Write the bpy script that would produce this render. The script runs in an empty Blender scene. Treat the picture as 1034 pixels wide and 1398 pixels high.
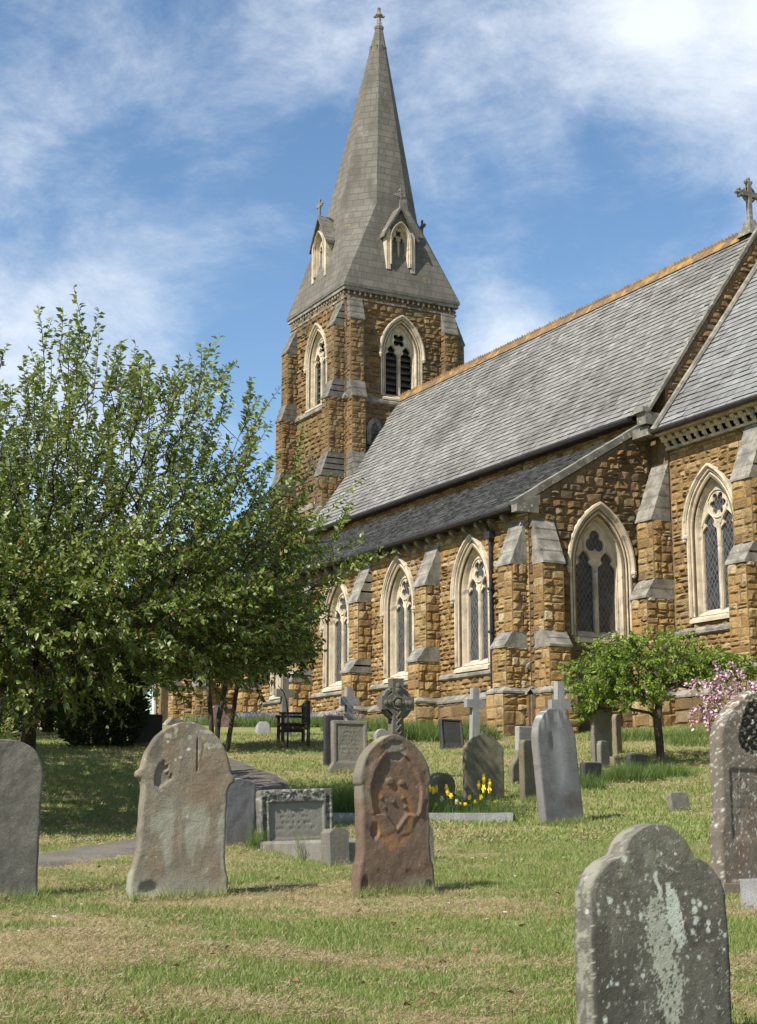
import bpy, math, random
import numpy as np
from mathutils import Matrix, Vector
from mathutils.geometry import tessellate_polygon
R_ = math.radians
random.seed(7)
rng = np.random.default_rng(11)

# ------------------------------------------------------------------ camera, world, sun, exposure
scn = bpy.context.scene
col = scn.collection
F_PX, CX, CY = 2050.0, 517.0, 699.0            # focal length and centre in photo pixels (1034 x 1398)
PITCH = math.atan(397.0 / F_PX)
cd = bpy.data.cameras.new('camera')
cam = bpy.data.objects.new('camera', cd); col.objects.link(cam)
cam.location = (0, 0, 0)                        # the eye is the origin; the lawn lies 1.6 m below it
cam.rotation_euler = (math.pi / 2 + PITCH, 0, 0)
cd.sensor_fit = 'VERTICAL'; cd.sensor_height = 36.0; cd.lens = F_PX / 1398 * 36.0
cd.clip_start = 0.1; cd.clip_end = 3000
scn.camera = cam
scn.view_settings.view_transform = 'Standard'
scn.view_settings.look = 'None'
scn.view_settings.exposure = 0.72
scn.view_settings.gamma = 1.0

SUN_EL, SUN_AZ = 47.0, 15.0                     # azimuth is measured from the church's south towards its east
E2 = Vector((0.476, -0.8795)); N2 = Vector((0.8795, 0.476))
sh = -N2 * math.cos(R_(SUN_AZ)) + E2 * math.sin(R_(SUN_AZ))
sun_dir = Vector((sh.x * math.cos(R_(SUN_EL)), sh.y * math.cos(R_(SUN_EL)), math.sin(R_(SUN_EL))))
sl = bpy.data.lights.new('sun', 'SUN'); sl.energy = 5.0; sl.angle = R_(0.5); sl.color = (1.0, 0.955, 0.88)
so = bpy.data.objects.new('sun', sl); col.objects.link(so)
so.rotation_euler = sun_dir.to_track_quat('Z', 'Y').to_euler(); so.location = (-20, -20, 40)

world = bpy.data.worlds.new('World'); scn.world = world; world.use_nodes = True
wt = world.node_tree; wn = wt.nodes; wl = wt.links
for n in list(wn): wn.remove(n)
def wnode(t, **kw):
    n = wn.new(t)
    for k, v in kw.items(): setattr(n, k, v)
    return n
w_out = wnode('ShaderNodeOutputWorld')
sky = wnode('ShaderNodeTexSky', sky_type='NISHITA', sun_disc=False)
sky.sun_elevation = R_(SUN_EL); sky.sun_rotation = math.atan2(sh.x, sh.y) % (2 * math.pi)
sky.air_density = 1.0; sky.dust_density = 0.2; sky.ozone_density = 1.6
bg = wnode('ShaderNodeBackground'); bg.inputs['Strength'].default_value = 0.1
hs = wnode('ShaderNodeHueSaturation'); hs.inputs['Saturation'].default_value = 1.1; hs.inputs['Hue'].default_value = .497; wl.new(sky.outputs[0], hs.inputs['Color']); wl.new(hs.outputs[0], bg.inputs['Color'])
bgc = wnode('ShaderNodeBackground'); bgc.inputs['Color'].default_value = (0.86, 0.92, 1.0, 1); bgc.inputs['Strength'].default_value = 0.67
tc = wnode('ShaderNodeTexCoord')
def wmath(op, a, b=None, clamp=False):
    n = wnode('ShaderNodeMath', operation=op, use_clamp=clamp)
    for i, v in enumerate((a, b)):
        if v is None: continue
        if isinstance(v, (int, float)): n.inputs[i].default_value = v
        else: wl.new(v, n.inputs[i])
    return n.outputs[0]
def wnoise(scale, detail, rough, dist, sc=(1, 1, 1), rot=(0, 0, 0), loc=(0, 0, 0)):
    mp = wnode('ShaderNodeMapping'); mp.inputs['Scale'].default_value = sc; mp.inputs['Rotation'].default_value = rot; mp.inputs['Location'].default_value = loc
    wl.new(tc.outputs['Generated'], mp.inputs[0])
    n = wnode('ShaderNodeTexNoise'); n.inputs['Scale'].default_value = scale; n.inputs['Detail'].default_value = detail
    n.inputs['Roughness'].default_value = rough; n.inputs['Distortion'].default_value = dist
    wl.new(mp.outputs[0], n.inputs['Vector'])
    return n.outputs['Fac']
def sky_dir(px, py):
    a = (px - CX) / F_PX; b = (CY - py) / F_PX; s = math.sin(PITCH); c = math.cos(PITCH)
    return Vector((a, c - s * b, s + c * b)).normalized()
def blob(px, py, r_in, r_out, gain):
    d = sky_dir(px, py)
    vm = wnode('ShaderNodeVectorMath', operation='DISTANCE'); vm.inputs[1].default_value = d
    wl.new(tc.outputs['Generated'], vm.inputs[0])
    mr = wnode('ShaderNodeMapRange', interpolation_type='SMOOTHSTEP')
    mr.inputs['From Min'].default_value = r_out / F_PX; mr.inputs['From Max'].default_value = r_in / F_PX
    mr.inputs['To Min'].default_value = 0; mr.inputs['To Max'].default_value = gain
    wl.new(vm.outputs['Value'], mr.inputs['Value'])
    return mr.outputs[0]
# banks of cloud lie in fixed directions of the sky; fractal noise breaks them up
banks = None
for b in [(1000, 60, 10, 235, .72), (800, 0, 10, 180, .32), (170, 410, 10, 190, .50), (40, 130, 10, 220, .30), (330, 90, 5, 220, .10),
          (690, 470, 5, 110, .50), (620, 250, 10, 220, .17), (-40, 420, 10, 240, .28), (330, 330, 5, 150, .18), (120, 640, 10, 260, .30), (700, 250, 10, 150, -.12), (880, 330, 10, 220, -.14), (450, 200, 5, 130, -.12), (60, 300, 5, 110, -.12), (330, 500, 5, 120, -.25),
          (560, 60, 5, 150, .12)]:
    o = blob(*b); banks = o if banks is None else wmath('ADD', banks, o)
n1 = wnoise(4.2, 10, .62, .5, sc=(1.0, 1.0, 1.5), rot=(0, .35, 0), loc=(3.1, .4, 1.7))
n2 = wnoise(10.0, 12, .7, .35, sc=(.85, 1.0, 1.5), rot=(0, -.75, .2), loc=(.7, 2.2, .3))
m = wmath('ADD', wmath('MULTIPLY', wmath('SUBTRACT', n1, .5), 1.7), wmath('MULTIPLY', wmath('SUBTRACT', n2, .5), 1.25))
m = wmath('ADD', wmath('ADD', m, banks), .055)
msk = wnode('ShaderNodeMapRange', interpolation_type='SMOOTHSTEP')
msk.inputs['From Min'].default_value = -.15; msk.inputs['From Max'].default_value = 1.0
wl.new(m, msk.inputs['Value'])
mx = wnode('ShaderNodeMixShader')
wl.new(msk.outputs[0], mx.inputs[0]); wl.new(bg.outputs[0], mx.inputs[1]); wl.new(bgc.outputs[0], mx.inputs[2])
wl.new(mx.outputs[0], w_out.inputs['Surface'])

# ------------------------------------------------------------------ helpers
def tag(o, label=None, cat=None, group=None, kind=None):
    if label: o['label'] = label
    if cat: o['category'] = cat
    if group: o['group'] = group
    if kind: o['kind'] = kind
    return o
def empty(name, loc, rz=0, label=None, cat=None, group=None):
    o = bpy.data.objects.new(name, None); col.objects.link(o)
    o.location = loc; o.rotation_euler = (0, 0, rz); o.empty_display_size = .2
    return tag(o, label, cat, group)
class MB:
    def __init__(s): s.v = []; s.f = []; s.m = []; s.c = None
    def add(s, vs, fs, m=0, M=None):
        b = len(s.v)
        if M is not None: vs = [tuple(M @ Vector(v)) for v in vs]
        s.v.extend(tuple(v) for v in vs); s.f.extend(tuple(i + b for i in f) for f in fs); s.m.extend([m] * len(fs))
    def box(s, x0, x1, y0, y1, z0, z1, m=0, M=None):
        vs = [(x, y, z) for z in (z0, z1) for y in (y0, y1) for x in (x0, x1)]
        s.add(vs, [(0, 2, 3, 1), (4, 5, 7, 6), (0, 1, 5, 4), (2, 6, 7, 3), (0, 4, 6, 2), (1, 3, 7, 5)], m, M)
    def prism(s, poly, y0, y1, m=0, M=None, axis='y'):      # poly in (x, z), extruded along y
        n = len(poly)
        vs = [(x, y0, z) for x, z in poly] + [(x, y1, z) for x, z in poly]
        fs = [tuple(range(n)), tuple(range(2 * n - 1, n - 1, -1))] + [(i, i + n, (i + 1) % n + n, (i + 1) % n) for i in range(n)]
        s.add(vs, fs, m, M)
    def tube(s, pts, rad, n=6, m=0, M=None, cap=True):
        pts = [Vector(p) for p in pts]
        if isinstance(rad, (int, float)): rad = [rad] * len(pts)
        rings = []; up = Vector((0, 0, 1))
        for i, p in enumerate(pts):
            d = (pts[min(i + 1, len(pts) - 1)] - pts[max(i - 1, 0)]).normalized()
            a = d.cross(up if abs(d.z) < .95 else Vector((1, 0, 0))).normalized(); b = d.cross(a)
            rings.append([p + (a * math.cos(2 * math.pi * k / n) + b * math.sin(2 * math.pi * k / n)) * rad[i] for k in range(n)])
        vs = [v for r in rings for v in r]; fs = []
        for i in range(len(pts) - 1):
            for k in range(n): fs.append((i * n + k, i * n + (k + 1) % n, (i + 1) * n + (k + 1) % n, (i + 1) * n + k))
        if cap: fs += [tuple(range(n - 1, -1, -1)), tuple((len(pts) - 1) * n + k for k in range(n))]
        s.add(vs, fs, m, M)
    def ball(s, c, r, m=0, M=None, nu=8, nv=6, sc=(1, 1, 1)):
        vs = []; fs = []
        for i in range(nv + 1):
            t = math.pi * i / nv
            for k in range(nu):
                p = 2 * math.pi * k / nu
                vs.append((c[0] + r * sc[0] * math.sin(t) * math.cos(p), c[1] + r * sc[1] * math.sin(t) * math.sin(p), c[2] + r * sc[2] * math.cos(t)))
        for i in range(nv):
            for k in range(nu): fs.append((i * nu + k, (i + 1) * nu + k, (i + 1) * nu + (k + 1) % nu, i * nu + (k + 1) % nu))
        s.add(vs, fs, m, M)
    def build(s, name, mats, parent=None, smooth=False):
        me = bpy.data.meshes.new(name); me.from_pydata(s.v, [], s.f)
        if not isinstance(mats, (list, tuple)): mats = [mats]
        for mm in mats: me.materials.append(mm)
        if len(mats) > 1: me.polygons.foreach_set('material_index', s.m)
        if smooth: me.polygons.foreach_set('use_smooth', [True] * len(s.f))
        me.update()
        o = bpy.data.objects.new(name, me); col.objects.link(o)
        if parent: o.parent = parent
        return o
def np_mesh(name, V, loops, counts, mats, parent=None, mi=None, smooth=False, attrs=None):
    me = bpy.data.meshes.new(name)
    me.vertices.add(len(V)); me.vertices.foreach_set('co', np.asarray(V, np.float32).ravel())
    me.loops.add(len(loops)); me.loops.foreach_set('vertex_index', np.asarray(loops, np.int32))
    counts = np.asarray(counts, np.int32)
    me.polygons.add(len(counts)); me.polygons.foreach_set('loop_start', np.concatenate([[0], np.cumsum(counts)[:-1]]).astype(np.int32))
    if not isinstance(mats, (list, tuple)): mats = [mats]
    for mm in mats: me.materials.append(mm)
    if mi is not None: me.polygons.foreach_set('material_index', np.asarray(mi, np.int32))
    if smooth: me.polygons.foreach_set('use_smooth', np.ones(len(counts), bool))
    me.update(calc_edges=True)
    if attrs:
        for k, a in attrs.items():
            if a.ndim == 1:
                at = me.attributes.new(k, 'FLOAT', 'POINT'); at.data.foreach_set('value', a.astype(np.float32))
            else:
                at = me.attributes.new(k, 'FLOAT_COLOR', 'POINT'); at.data.foreach_set('color', np.c_[a, np.ones(len(a))].astype(np.float32).ravel())
    o = bpy.data.objects.new(name, me); col.objects.link(o)
    if parent: o.parent = parent
    return o
def dup(o, parent=None, loc=None, rz=None):                  # a copy of a thing or part with copies of its children
    c = o.copy(); col.objects.link(c)
    if parent: c.parent = parent
    if loc is not None: c.location = loc
    if rz is not None: c.rotation_euler = (0, 0, rz)
    for ch in list(o.children): dup(ch, c)
    return c
def frame(loc, rz): return Matrix.Translation(loc) @ Matrix.Rotation(rz, 4, 'Z')

def _hash(ix, iy, iz, seed):
    h = (ix.astype(np.int64) * 374761393 + iy.astype(np.int64) * 668265263 + iz.astype(np.int64) * 1274126177 + seed * 974634777) & 0xffffffff
    h = ((h ^ (h >> 13)) * 1103515245) & 0xffffffff
    h = ((h ^ (h >> 16)) * 2654435761) & 0xffffffff
    return ((h ^ (h >> 15)) & 0xffffff) / float(0xffffff)
def vnoise(x, y, z=0.0, seed=0):
    x, y, z = np.broadcast_arrays(np.asarray(x, float), np.asarray(y, float), np.asarray(z, float))
    ix, iy, iz = np.floor(x), np.floor(y), np.floor(z)
    fx, fy, fz = [(lambda t: t * t * (3 - 2 * t))(a - b) for a, b in ((x, ix), (y, iy), (z, iz))]
    r = 0
    for dx in (0, 1):
        for dy in (0, 1):
            for dz in (0, 1):
                w = (fx if dx else 1 - fx) * (fy if dy else 1 - fy) * (fz if dz else 1 - fz)
                r = r + w * _hash(ix + dx, iy + dy, iz + dz, seed)
    return r
def fbm(x, y, z=0.0, seed=0, oct=4, rough=.5):
    r = 0; a = 1; t = 0
    for i in range(oct):
        r = r + a * vnoise(np.asarray(x) * 2 ** i, np.asarray(y) * 2 ** i, np.asarray(z) * 2 ** i, seed + i * 13); t += a; a *= rough
    return r / t
def sstep(a, b, x):
    t = np.clip((np.asarray(x, float) - a) / (b - a), 0, 1); return t * t * (3 - 2 * t)

# ------------------------------------------------------------------ materials
class NT:
    def __init__(s, name, rough=.8):
        s.m = bpy.data.materials.new(name); s.m.use_nodes = True; s.t = s.m.node_tree; s.n = s.t.nodes; s.l = s.t.links
        s.b = s.n['Principled BSDF']; s.b.inputs['Roughness'].default_value = rough; s.out = s.n['Material Output']
        s.b.inputs['Specular IOR Level'].default_value = .25
    def new(s, t, **kw):
        n = s.n.new(t)
        for k, v in kw.items(): setattr(n, k, v)
        return n
    def put(s, sock, v):
        if isinstance(v, (int, float)): sock.default_value = v
        elif isinstance(v, tuple): sock.default_value = v if len(v) == 4 or sock.type == 'VECTOR' else (*v, 1)
        else: s.l.new(v, sock)
    def coord(s, which='Object', scale=(1, 1, 1), rot=(0, 0, 0), loc=(0, 0, 0)):
        t = s.new('ShaderNodeTexCoord'); mp = s.new('ShaderNodeMapping')
        mp.inputs['Scale'].default_value = scale; mp.inputs['Rotation'].default_value = rot; mp.inputs['Location'].default_value = loc
        s.l.new(t.outputs[which], mp.inputs[0]); return mp.outputs[0]
    def noise(s, scale, detail=5, rough=.55, vec=None, dist=0):
        n = s.new('ShaderNodeTexNoise'); n.inputs['Scale'].default_value = scale; n.inputs['Detail'].default_value = detail
        n.inputs['Roughness'].default_value = rough; n.inputs['Distortion'].default_value = dist
        s.l.new(vec if vec is not None else s.coord(), n.inputs['Vector']); return n.outputs['Fac']
    def voro(s, scale, vec=None, feature='F1', out='Distance'):
        n = s.new('ShaderNodeTexVoronoi', feature=feature); n.inputs['Scale'].default_value = scale
        s.l.new(vec if vec is not None else s.coord(), n.inputs['Vector']); return n.outputs[out]
    def ramp(s, fac, stops, interp='LINEAR'):
        r = s.new('ShaderNodeValToRGB'); r.color_ramp.interpolation = interp; e = r.color_ramp.elements
        while len(e) < len(stops): e.new(.5)
        for i, (p, c) in enumerate(stops): e[i].position = p; e[i].color = (*c, 1) if len(c) == 3 else c
        s.put(r.inputs[0], fac); return r.outputs[0]
    def mix(s, fac, a, b, mode='MIX'):
        n = s.new('ShaderNodeMix', data_type='RGBA', blend_type=mode)
        s.put(n.inputs[0], fac); s.put(n.inputs[6], a); s.put(n.inputs[7], b); return n.outputs[2]
    def rng(s, v, a, b, c=0., d=1., smooth=True):
        n = s.new('ShaderNodeMapRange', interpolation_type='SMOOTHSTEP' if smooth else 'LINEAR')
        for i, q in enumerate((v, a, b, c, d)): s.put(n.inputs[i], q)
        return n.outputs[0]
    def math(s, op, a, b=0.):
        n = s.new('ShaderNodeMath', operation=op); s.put(n.inputs[0], a); s.put(n.inputs[1], b); return n.outputs[0]
    def island(s): return s.new('ShaderNodeNewGeometry').outputs['Random Per Island']
    def attr(s, name, out='Color'):
        n = s.new('ShaderNodeAttribute', attribute_name=name); return n.outputs[out]
    def bump(s, h, strength=.4, dist=.02):
        n = s.new('ShaderNodeBump'); n.inputs['Strength'].default_value = strength; n.inputs['Distance'].default_value = dist
        s.l.new(h, n.inputs['Height']); s.l.new(n.outputs[0], s.b.inputs['Normal'])
    def color(s, c): s.put(s.b.inputs['Base Color'], c); return s

def mat_rubble(name, cols, grey=.3):
    t = NT(name, .9); r = t.island()
    base = t.ramp(r, [(i / (len(cols) - 1), c) for i, c in enumerate(cols)])
    n = t.noise(9, 6, .65); n2 = t.noise(.55, 5, .6); n3 = t.noise(34, 3, .6)
    c = t.mix(t.rng(n, .35, .7, 0, .55), base, (.15, .085, .032))
    c = t.mix(t.rng(n3, .52, .72, 0, .45), c, (.52, .38, .2))
    c = t.mix(t.rng(n2, .48, .68, 0, grey), c, (.105, .088, .06))
    c = t.mix(t.rng(t.noise(1.6, 6, .7, t.coord(scale=(2.2, 2.2, .35), loc=(5, 3, 1))), .55, .7, 0, .55), c, (.07, .058, .042))
    t.color(c); t.bump(t.math('ADD', t.noise(19, 7, .75), t.math('MULTIPLY', n3, .5)), .95, .06); return t.m
IRON = mat_rubble('ironstone_rubble', [(.23, .132, .048), (.42, .262, .095), (.32, .187, .064), (.5, .35, .155), (.36, .215, .073), (.17, .1, .045), (.44, .29, .115), (.54, .42, .25)], .4)
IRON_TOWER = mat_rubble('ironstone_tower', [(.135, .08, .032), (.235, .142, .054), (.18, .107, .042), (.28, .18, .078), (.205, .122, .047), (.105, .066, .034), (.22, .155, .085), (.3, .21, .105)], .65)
IRON_OLD = mat_rubble('ironstone_weathered', [(.13, .08, .036), (.225, .135, .053), (.17, .105, .047), (.27, .18, .083), (.19, .118, .05), (.105, .07, .04), (.2, .155, .1), (.29, .21, .11)], .7)
def mat_simple(name, c1, c2, scale=6, rough=.85, bump=.3, fine=40, spots=None, spec=None, streak=None):
    t = NT(name, rough); n = t.noise(scale, 7, .62)
    c = t.mix(t.rng(n, .35, .65), c1, c2)
    if spots:
        c = t.mix(t.rng(t.noise(spots[1], 4, .6), spots[2], spots[2] + .08), c, spots[0])
    if streak: c = t.mix(t.rng(t.noise(5.5, 6, .7, t.coord(scale=(1, 1, .16), loc=(2, 7, 1))), .54, .68, 0, streak[1]), c, streak[0])
    t.color(c); t.bump(t.noise(fine, 5, .6), bump, .01)
    if spec is not None: t.b.inputs['Specular IOR Level'].default_value = spec
    return t.m
MORTAR = mat_simple('lime_mortar', (.12, .083, .043), (.185, .13, .07), 8)
LIME = mat_simple('limestone_dressing', (.55, .455, .32), (.36, .31, .23), 2.6, .85, .35, 30, ((.25, .22, .17), 3.4, .58), None, ((.2, .175, .135), .55))
LIME_GREY = mat_simple('limestone_weathered', (.26, .238, .195), (.13, .12, .098), 3.0, .9, .5, 30, ((.4, .38, .32), 9.0, .63), None, ((.08, .072, .058), .6))
CAP_DARK = mat_simple('limestone_sooty', (.165, .152, .125), (.085, .078, .064), 3.0, .9, .4, 30, ((.26, .245, .2), 7.0, .62))
COPING = mat_simple('coping_stone', (.2, .185, .15), (.11, .1, .08), 3.0, .9, .4, 25, ((.42, .4, .33), 9.0, .6))
def mat_spire():
    t = NT('spire_ashlar', .9)
    vec = t.coord()
    sp = t.new('ShaderNodeSeparateXYZ'); t.l.new(vec, sp.inputs[0])
    cb = t.new('ShaderNodeCombineXYZ'); t.put(cb.inputs[0], t.math('ADD', sp.outputs[0], sp.outputs[1])); t.put(cb.inputs[1], sp.outputs[2])
    br = t.new('ShaderNodeTexBrick'); br.inputs['Scale'].default_value = 1.0; br.inputs['Brick Width'].default_value = .7; br.inputs['Row Height'].default_value = .3
    br.inputs['Mortar Size'].default_value = .018; br.inputs['Color1'].default_value = (.122, .11, .09, 1); br.inputs['Color2'].default_value = (.155, .141, .116, 1); br.inputs['Mortar'].default_value = (.085, .077, .062, 1)
    t.l.new(cb.outputs[0], br.inputs['Vector'])
    c = t.mix(t.rng(t.noise(1.1, 7, .65, t.coord(scale=(1.6, 1.6, .55))), .42, .66, 0, .8), br.outputs['Color'], (.082, .075, .06))
    c = t.mix(t.rng(t.noise(2.6, 6, .7, t.coord(scale=(1, 1, .5), loc=(4, 1, 2))), .56, .72, 0, .75), c, (.2, .188, .163))
    c = t.mix(t.rng(t.noise(1.5, 5, .7, t.coord(scale=(1, 1, 1.5), loc=(9, 2, 7))), .64, .72, 0, .6), c, (.27, .17, .045))
    t.color(c); t.bump(t.math('ADD', t.noise(14, 6, .7), t.math('MULTIPLY', br.outputs['Fac'], -.8)), .5, .02); return t.m
SPIRE = mat_spire()
def mat_slate(name, cols, moss):
    t = NT(name, .75); r = t.island()
    base = t.ramp(r, [(i / (len(cols) - 1), c) for i, c in enumerate(cols)])
    c = t.mix(t.rng(t.noise(.45, 6, .65), .45, .7, 0, .6), base, (.085, .08, .07))
    c = t.mix(t.rng(t.noise(3.2, 5, .7), .56, .7, 0, moss), c, (.26, .245, .2))
    t.color(c); t.bump(t.noise(22, 5, .65), .45, .015); t.b.inputs['Specular IOR Level'].default_value = .18; return t.m
SLATE = mat_slate('slate_nave', [(.135, .13, .118), (.205, .198, .18), (.168, .162, .148), (.25, .242, .22), (.147, .142, .129), (.19, .183, .165), (.228, .22, .2)], .6)
SLATE_CH = mat_slate('slate_chancel', [(.165, .163, .156), (.205, .203, .195), (.185, .182, .172), (.235, .232, .222), (.155, .153, .146), (.2, .197, .187)], .3)
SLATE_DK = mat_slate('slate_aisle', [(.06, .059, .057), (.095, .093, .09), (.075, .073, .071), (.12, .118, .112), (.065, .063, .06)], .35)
RIDGE = mat_simple('ridge_terracotta', (.2, .115, .05), (.125, .088, .052), 1.6, .9, .4, 30, ((.29, .175, .055), 2.6, .52))
IRONM = mat_simple('black_iron', (.018, .017, .016), (.035, .03, .027), 12, .5, .1, 60)
LEAD = mat_simple('lead_grey', (.1, .105, .11), (.16, .165, .17), 5, .55, .15, 30)
LOUVRE = mat_simple('slate_louvre', (.05, .047, .042), (.09, .085, .075), 6, .8, .2, 30)
RED_BRICK_T = NT('red_brick', .9)
_b = RED_BRICK_T.new('ShaderNodeTexBrick'); _b.inputs['Scale'].default_value = 1; _b.inputs['Brick Width'].default_value = .23; _b.inputs['Row Height'].default_value = .075; _b.inputs['Mortar Size'].default_value = .008
_b.inputs['Color1'].default_value = (.3, .1, .065, 1); _b.inputs['Color2'].default_value = (.22, .085, .06, 1); _b.inputs['Mortar'].default_value = (.3, .24, .2, 1)
_s = RED_BRICK_T.new('ShaderNodeSeparateXYZ'); RED_BRICK_T.l.new(RED_BRICK_T.coord(), _s.inputs[0]); _c = RED_BRICK_T.new('ShaderNodeCombineXYZ')
RED_BRICK_T.put(_c.inputs[0], RED_BRICK_T.math('ADD', _s.outputs[0], _s.outputs[1])); RED_BRICK_T.put(_c.inputs[1], _s.outputs[2]); RED_BRICK_T.l.new(_c.outputs[0], _b.inputs['Vector'])
RED_BRICK = RED_BRICK_T.color(_b.outputs['Color']).m
def mat_glass():
    t = NT('leaded_glass', .25)
    sp = t.new('ShaderNodeSeparateXYZ'); t.l.new(t.coord(), sp.inputs[0])
    def stripes(v): 
        f = t.math('FRACT', t.math('MULTIPLY', v, 7.5)); return t.math('GREATER_THAN', f, .86)
    a = stripes(t.math('ADD', sp.outputs[0], t.math('MULTIPLY', sp.outputs[2], .62))); b = stripes(t.math('ADD', t.math('MULTIPLY', sp.outputs[0], -1.), t.math('MULTIPLY', sp.outputs[2], .62)))
    lead = t.math('MAXIMUM', a, b)
    c = t.mix(t.rng(t.noise(7, 3), .4, .6), (.02, .022, .025), (.05, .053, .055))
    t.color(t.mix(lead, c, (.085, .085, .085))); t.put(t.b.inputs['Roughness'], t.math('ADD', .22, t.math('MULTIPLY', lead, .4)))
    t.b.inputs['Specular IOR Level'].default_value = .5
    t.bump(t.math('ADD', t.noise(9, 3), lead), .25, .01); return t.m
GLASS = mat_glass()
# ------------------------------------------------------------------ the church (local axes: x east, y north, z up)
CH_RZ = math.atan2(E2.y, E2.x)
church = empty('parish_church', (3.69, 36.35, 1.6), CH_RZ,
               'golden ironstone Victorian church with broach spire, slate roofs and traceried windows', 'church')
RIDGE_N = 7.4
def arch_pts(a, R, zs, z0, o=0.0, n=14):
    c = R - a; r = R + o; tm = math.acos(c / r); L = [(-a - o, z0)]
    for i in range(n + 1):
        t = tm * i / n; L.append((c - r * math.cos(t), zs + r * math.sin(t)))
    return L + [(-x, z) for x, z in reversed(L[:-1])]
def arch_hw(a, R, zs, z0, o, z):
    if z < z0: return 0.0
    if z <= zs: return a + o
    r = R + o; q = r * r - (z - zs) ** 2
    return max(0.0, math.sqrt(q) - (R - a)) if q > 0 else 0.0
def sweep(mb, a, R, zs, z0, prof, m=0, n=14, M=None):
    rows = [[(x, y, z) for x, z in arch_pts(a, R, zs, z0, o, n)] for o, y in prof]
    k = len(rows[0]); vs = [p for r in rows for p in r]; fs = []
    for j in range(len(prof) - 1):
        for i in range(k - 1): fs.append((j * k + i, j * k + i + 1, (j + 1) * k + i + 1, (j + 1) * k + i))
    mb.add(vs, fs, m, M)
def plate(mb, outer, holes, y0, y1, m=0, M=None, rim=True, front_only=False):
    polys = [outer] + holes
    fl = [p for q in polys for p in q]
    tris = tessellate_polygon([[Vector((x, z, 0)) for x, z in q] for q in polys])
    mb.add([(x, y0, z) for x, z in fl], [tuple(t) for t in tris], m, M)
    for q in (polys if rim else holes):
        n = len(q)
        mb.add([(x, y0, z) for x, z in q] + [(x, y1, z) for x, z in q], [(i, (i + 1) % n, (i + 1) % n + n, i + n) for i in range(n)], m, M)
def stones(mb, M, spans, z0, z1, ch=(.14, .22), bw=(.22, .55), d=(.03, .075), m=1, gap=.007, rnd=random):
    z = z0
    while z < z1 - .05:
        h = min(rnd.uniform(*ch), z1 - z)
        if z1 - (z + h) < .07: h = z1 - z
        for xa, xb in spans(z, z + h):
            x = xa
            while x < xb - .04:
                w = rnd.uniform(*bw)
                if xb - (x + w) < .14: w = xb - x
                if h > .15 and w < .42 and rnd.random() < .22:
                    f = rnd.uniform(.4, .6); parts = [(z, h * f), (z + h * f, h * (1 - f))]
                else: parts = [(z, h)]
                for pz, ph in parts: block(mb, M, x, w, pz, ph, d, gap, rnd, m)
                x += w
        z += h
def block(mb, M, x, w, z, h, d, gap, rnd, m):
                dd = rnd.uniform(*d); g = gap * rnd.uniform(.7, 1.9)
                us = [x + g, x + g + rnd.uniform(.15, .38) * w, x + w - g - rnd.uniform(.15, .38) * w, x + w - g]
                vz = [z + g, z + g + min(.035, h * .25), z + h - g - min(.035, h * .25), z + h - g]
                vs = []
                for j in range(4):
                    for i in range(4):
                        inner = i in (1, 2) and j in (1, 2)
                        yy = -dd * rnd.uniform(.35, 1.6) if inner else -.002
                        jx = rnd.uniform(-.014, .014) if 0 < i < 3 else 0; jz = rnd.uniform(-.012, .012) if 0 < j < 3 else 0
                        vs.append((us[i] + jx, yy, vz[j] + jz))
                mb.add(vs, [(j * 4 + i, j * 4 + i + 1, j * 4 + i + 5, j * 4 + i + 4) for j in range(3) for i in range(3)], m, M)
def minus(span, holes):
    out = [span]
    for a, b in holes:
        nx = []
        for p, q in out:
            if b <= p or a >= q: nx.append((p, q)); continue
            if a - p > .05: nx.append((p, a))
            if q - b > .05: nx.append((b, q))
        out = nx
    return out
def wall(name, M, outline, xl, xr, z0, z1, wins=(), mats=(MORTAR, IRON), parent=church, **kw):
    """outline: polygon in (x, z); wins: (cx, z_base, a, R, zs) with zs and z0 relative to z_base"""
    mb = MB()
    holes = [[(x + w[0], z + w[1]) for x, z in arch_pts(w[2], w[3], w[4], 0, .05, 10)] for w in wins]
    plate(mb, outline, holes, 0, .4, 0, M)
    def spans(za, zb):
        zm = [za, (za + zb) / 2, zb]
        a = max(xl(z) for z in zm); b = min(xr(z) for z in zm)
        if b - a < .1: return []
        hs = []
        for w in wins:
            hw = max(arch_hw(w[2], w[3], w[4], -.12, .25, z - w[1]) for z in zm)
            if hw > 0: hs.append((w[0] - hw, w[0] + hw))
        return minus((a, b), hs)
    stones(mb, M, spans, z0, z1, **kw)
    return mb.build(name, list(mats), parent)

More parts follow.
